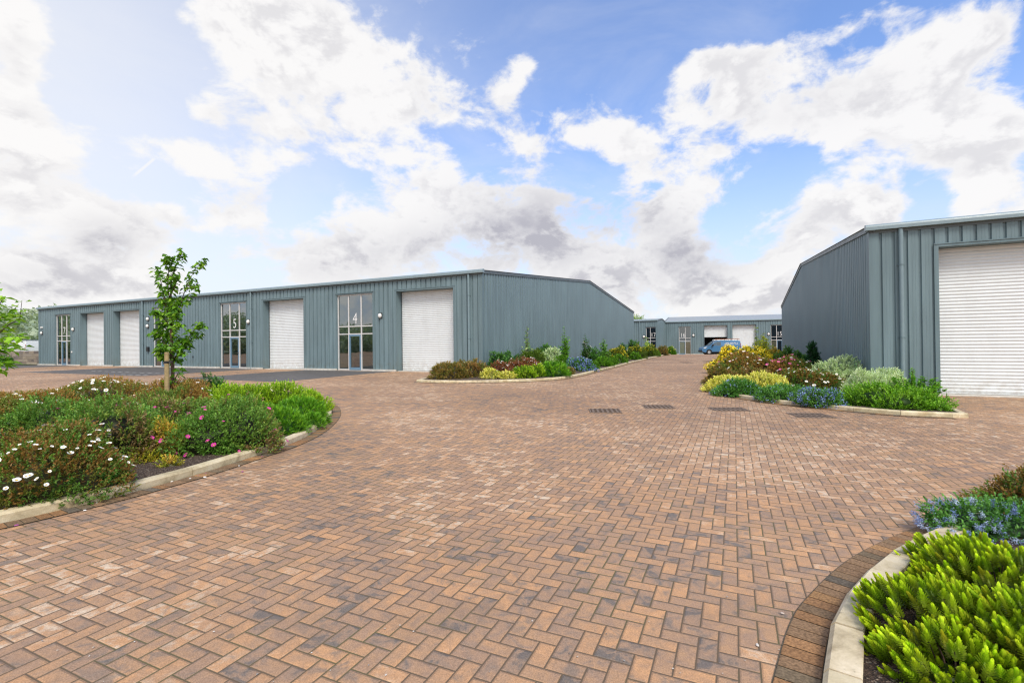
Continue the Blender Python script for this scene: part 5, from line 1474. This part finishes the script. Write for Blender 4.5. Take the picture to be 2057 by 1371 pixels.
shade = nt.math('ADD', nt.math('MULTIPLY', shade, .62), nt.math('MULTIPLY', greys, nt.mapr(nt.math('ADD', n0, 0), .15, .6, .35, 1.0)), clamp=True)
cc = nt.mix(shade, white, greyc)
behind_fill = nt.mapr(dy, .25, -.35, 1.0, 1.2)  # unseen clouds behind the camera brightened, added fill for the facing walls
cc = nt.mix(1.0, cc, nt.combine(behind_fill, nt.math('MULTIPLY', behind_fill, nt.mapr(dy, .1, -.35, 1.0, .98)), nt.math('MULTIPLY', behind_fill, nt.mapr(dy, .1, -.35, 1.0, .93))), 'MULTIPLY')
# bright haze set in the upper left sky, apart from the sun's direction
sd = Vector((math.sin(SUN_AZ)*math.cos(SUN_EL), math.cos(SUN_AZ)*math.cos(SUN_EL), math.sin(SUN_EL)))
gd_ = ray(-60, 120).normalized()
glow = nt.math('POWER', nt.math('MAXIMUM', nt.vec('DOT_PRODUCT', co, tuple(gd_)), 0.0), 7.0)
skyc = nt.mix(1.0, sky.outputs[0], (1.9, 2.0, 2.35, 1), 'MULTIPLY')
hz = nt.mapr(el, .42, .0, 0, .85)
veil = nt.math('MULTIPLY', nt.mapr(nt.noise(nt.vec('MULTIPLY', co, (1, 1, 2.2)), 2.6, 6, .6, .8), .38, .72), .22)
skyc = nt.mix(veil, skyc, (.86*k, .88*k, .94*k, 1))
skyc = nt.mix(hz, skyc, (.74*k, .80*k, .90*k, 1))
skyc = nt.mix(nt.math('MULTIPLY', glow, .8, clamp=True), skyc, (.92*k, .93*k, .95*k, 1))
a0, e0 = aeof(265, 356); a1, e1 = aeof(311, 318); dA, dE = a1-a0, e1-e0; ln = math.hypot(dA, dE)
tv = nt.math('DOT_PRODUCT', 0) if False else nt.vec('DOT_PRODUCT', nt.vec('SUBTRACT', ae, (a0, e0, 0)), (dA/ln/ln, dE/ln/ln, 0))
sv = nt.math('ABSOLUTE', nt.vec('DOT_PRODUCT', nt.vec('SUBTRACT', ae, (a0, e0, 0)), (-dE/ln, dA/ln, 0)))
trail = nt.math('MULTIPLY', nt.mapr(sv, .0030, .0006), nt.math('MULTIPLY', nt.mapr(tv, -.05, .25), nt.mapr(tv, 1.05, .9)))
skyc = nt.mix(nt.math('MULTIPLY', trail, .8), skyc, (.95*k, .95*k, .96*k, 1))
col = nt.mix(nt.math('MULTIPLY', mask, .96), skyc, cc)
col = nt.mix(nt.mapr(dz, .0, -.05), col, (.24*k, .2*k, .16*k, 1))
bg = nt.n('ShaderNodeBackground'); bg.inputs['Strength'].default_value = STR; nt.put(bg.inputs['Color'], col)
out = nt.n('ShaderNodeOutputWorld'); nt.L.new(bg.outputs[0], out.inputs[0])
w.cycles.sampling_method = 'MANUAL'; w.cycles.sample_map_resolution = 512

sl = D.lights.new('sun', 'SUN'); sl.energy = 2.8; sl.angle = math.radians(20); sl.color = (1, .95, .86)
so = D.objects.new('sun', sl); COL.objects.link(so); so.rotation_euler = (-sd).to_track_quat('-Z', 'Y').to_euler()

cam = D.cameras.new('camera'); co_ = D.objects.new('camera', cam); COL.objects.link(co_)
cam.sensor_width = 36; cam.sensor_fit = 'HORIZONTAL'; cam.lens = F*36/2057; cam.clip_end = 3000; cam.clip_start = .05
cam.shift_y = (CY-685.5)/2057
c_, s_ = math.cos(PITCH), math.sin(PITCH)
fwd = Vector((0, c_, s_)); up0 = Vector((0, -s_, c_)); rt0 = Vector((1, 0, 0))
c_, s_ = math.cos(ROLL), math.sin(ROLL)
rt = rt0*c_ + up0*s_; up = up0*c_ - rt0*s_
co_.matrix_world = Matrix(((rt.x, up.x, -fwd.x, 0), (rt.y, up.y, -fwd.y, 0), (rt.z, up.z, -fwd.z, 0), (0, 0, 0, 1)))
scene.camera = co_
scene.view_settings.view_transform = 'Standard'; scene.view_settings.look = 'None'; scene.view_settings.exposure = 0; scene.view_settings.gamma = 1
scene.cycles.max_bounces = 6; scene.cycles.transparent_max_bounces = 12; scene.cycles.use_adaptive_sampling = True
scene.cycles.use_denoising = True; scene.cycles.filter_width = 1.25
scene.render.film_transparent = False
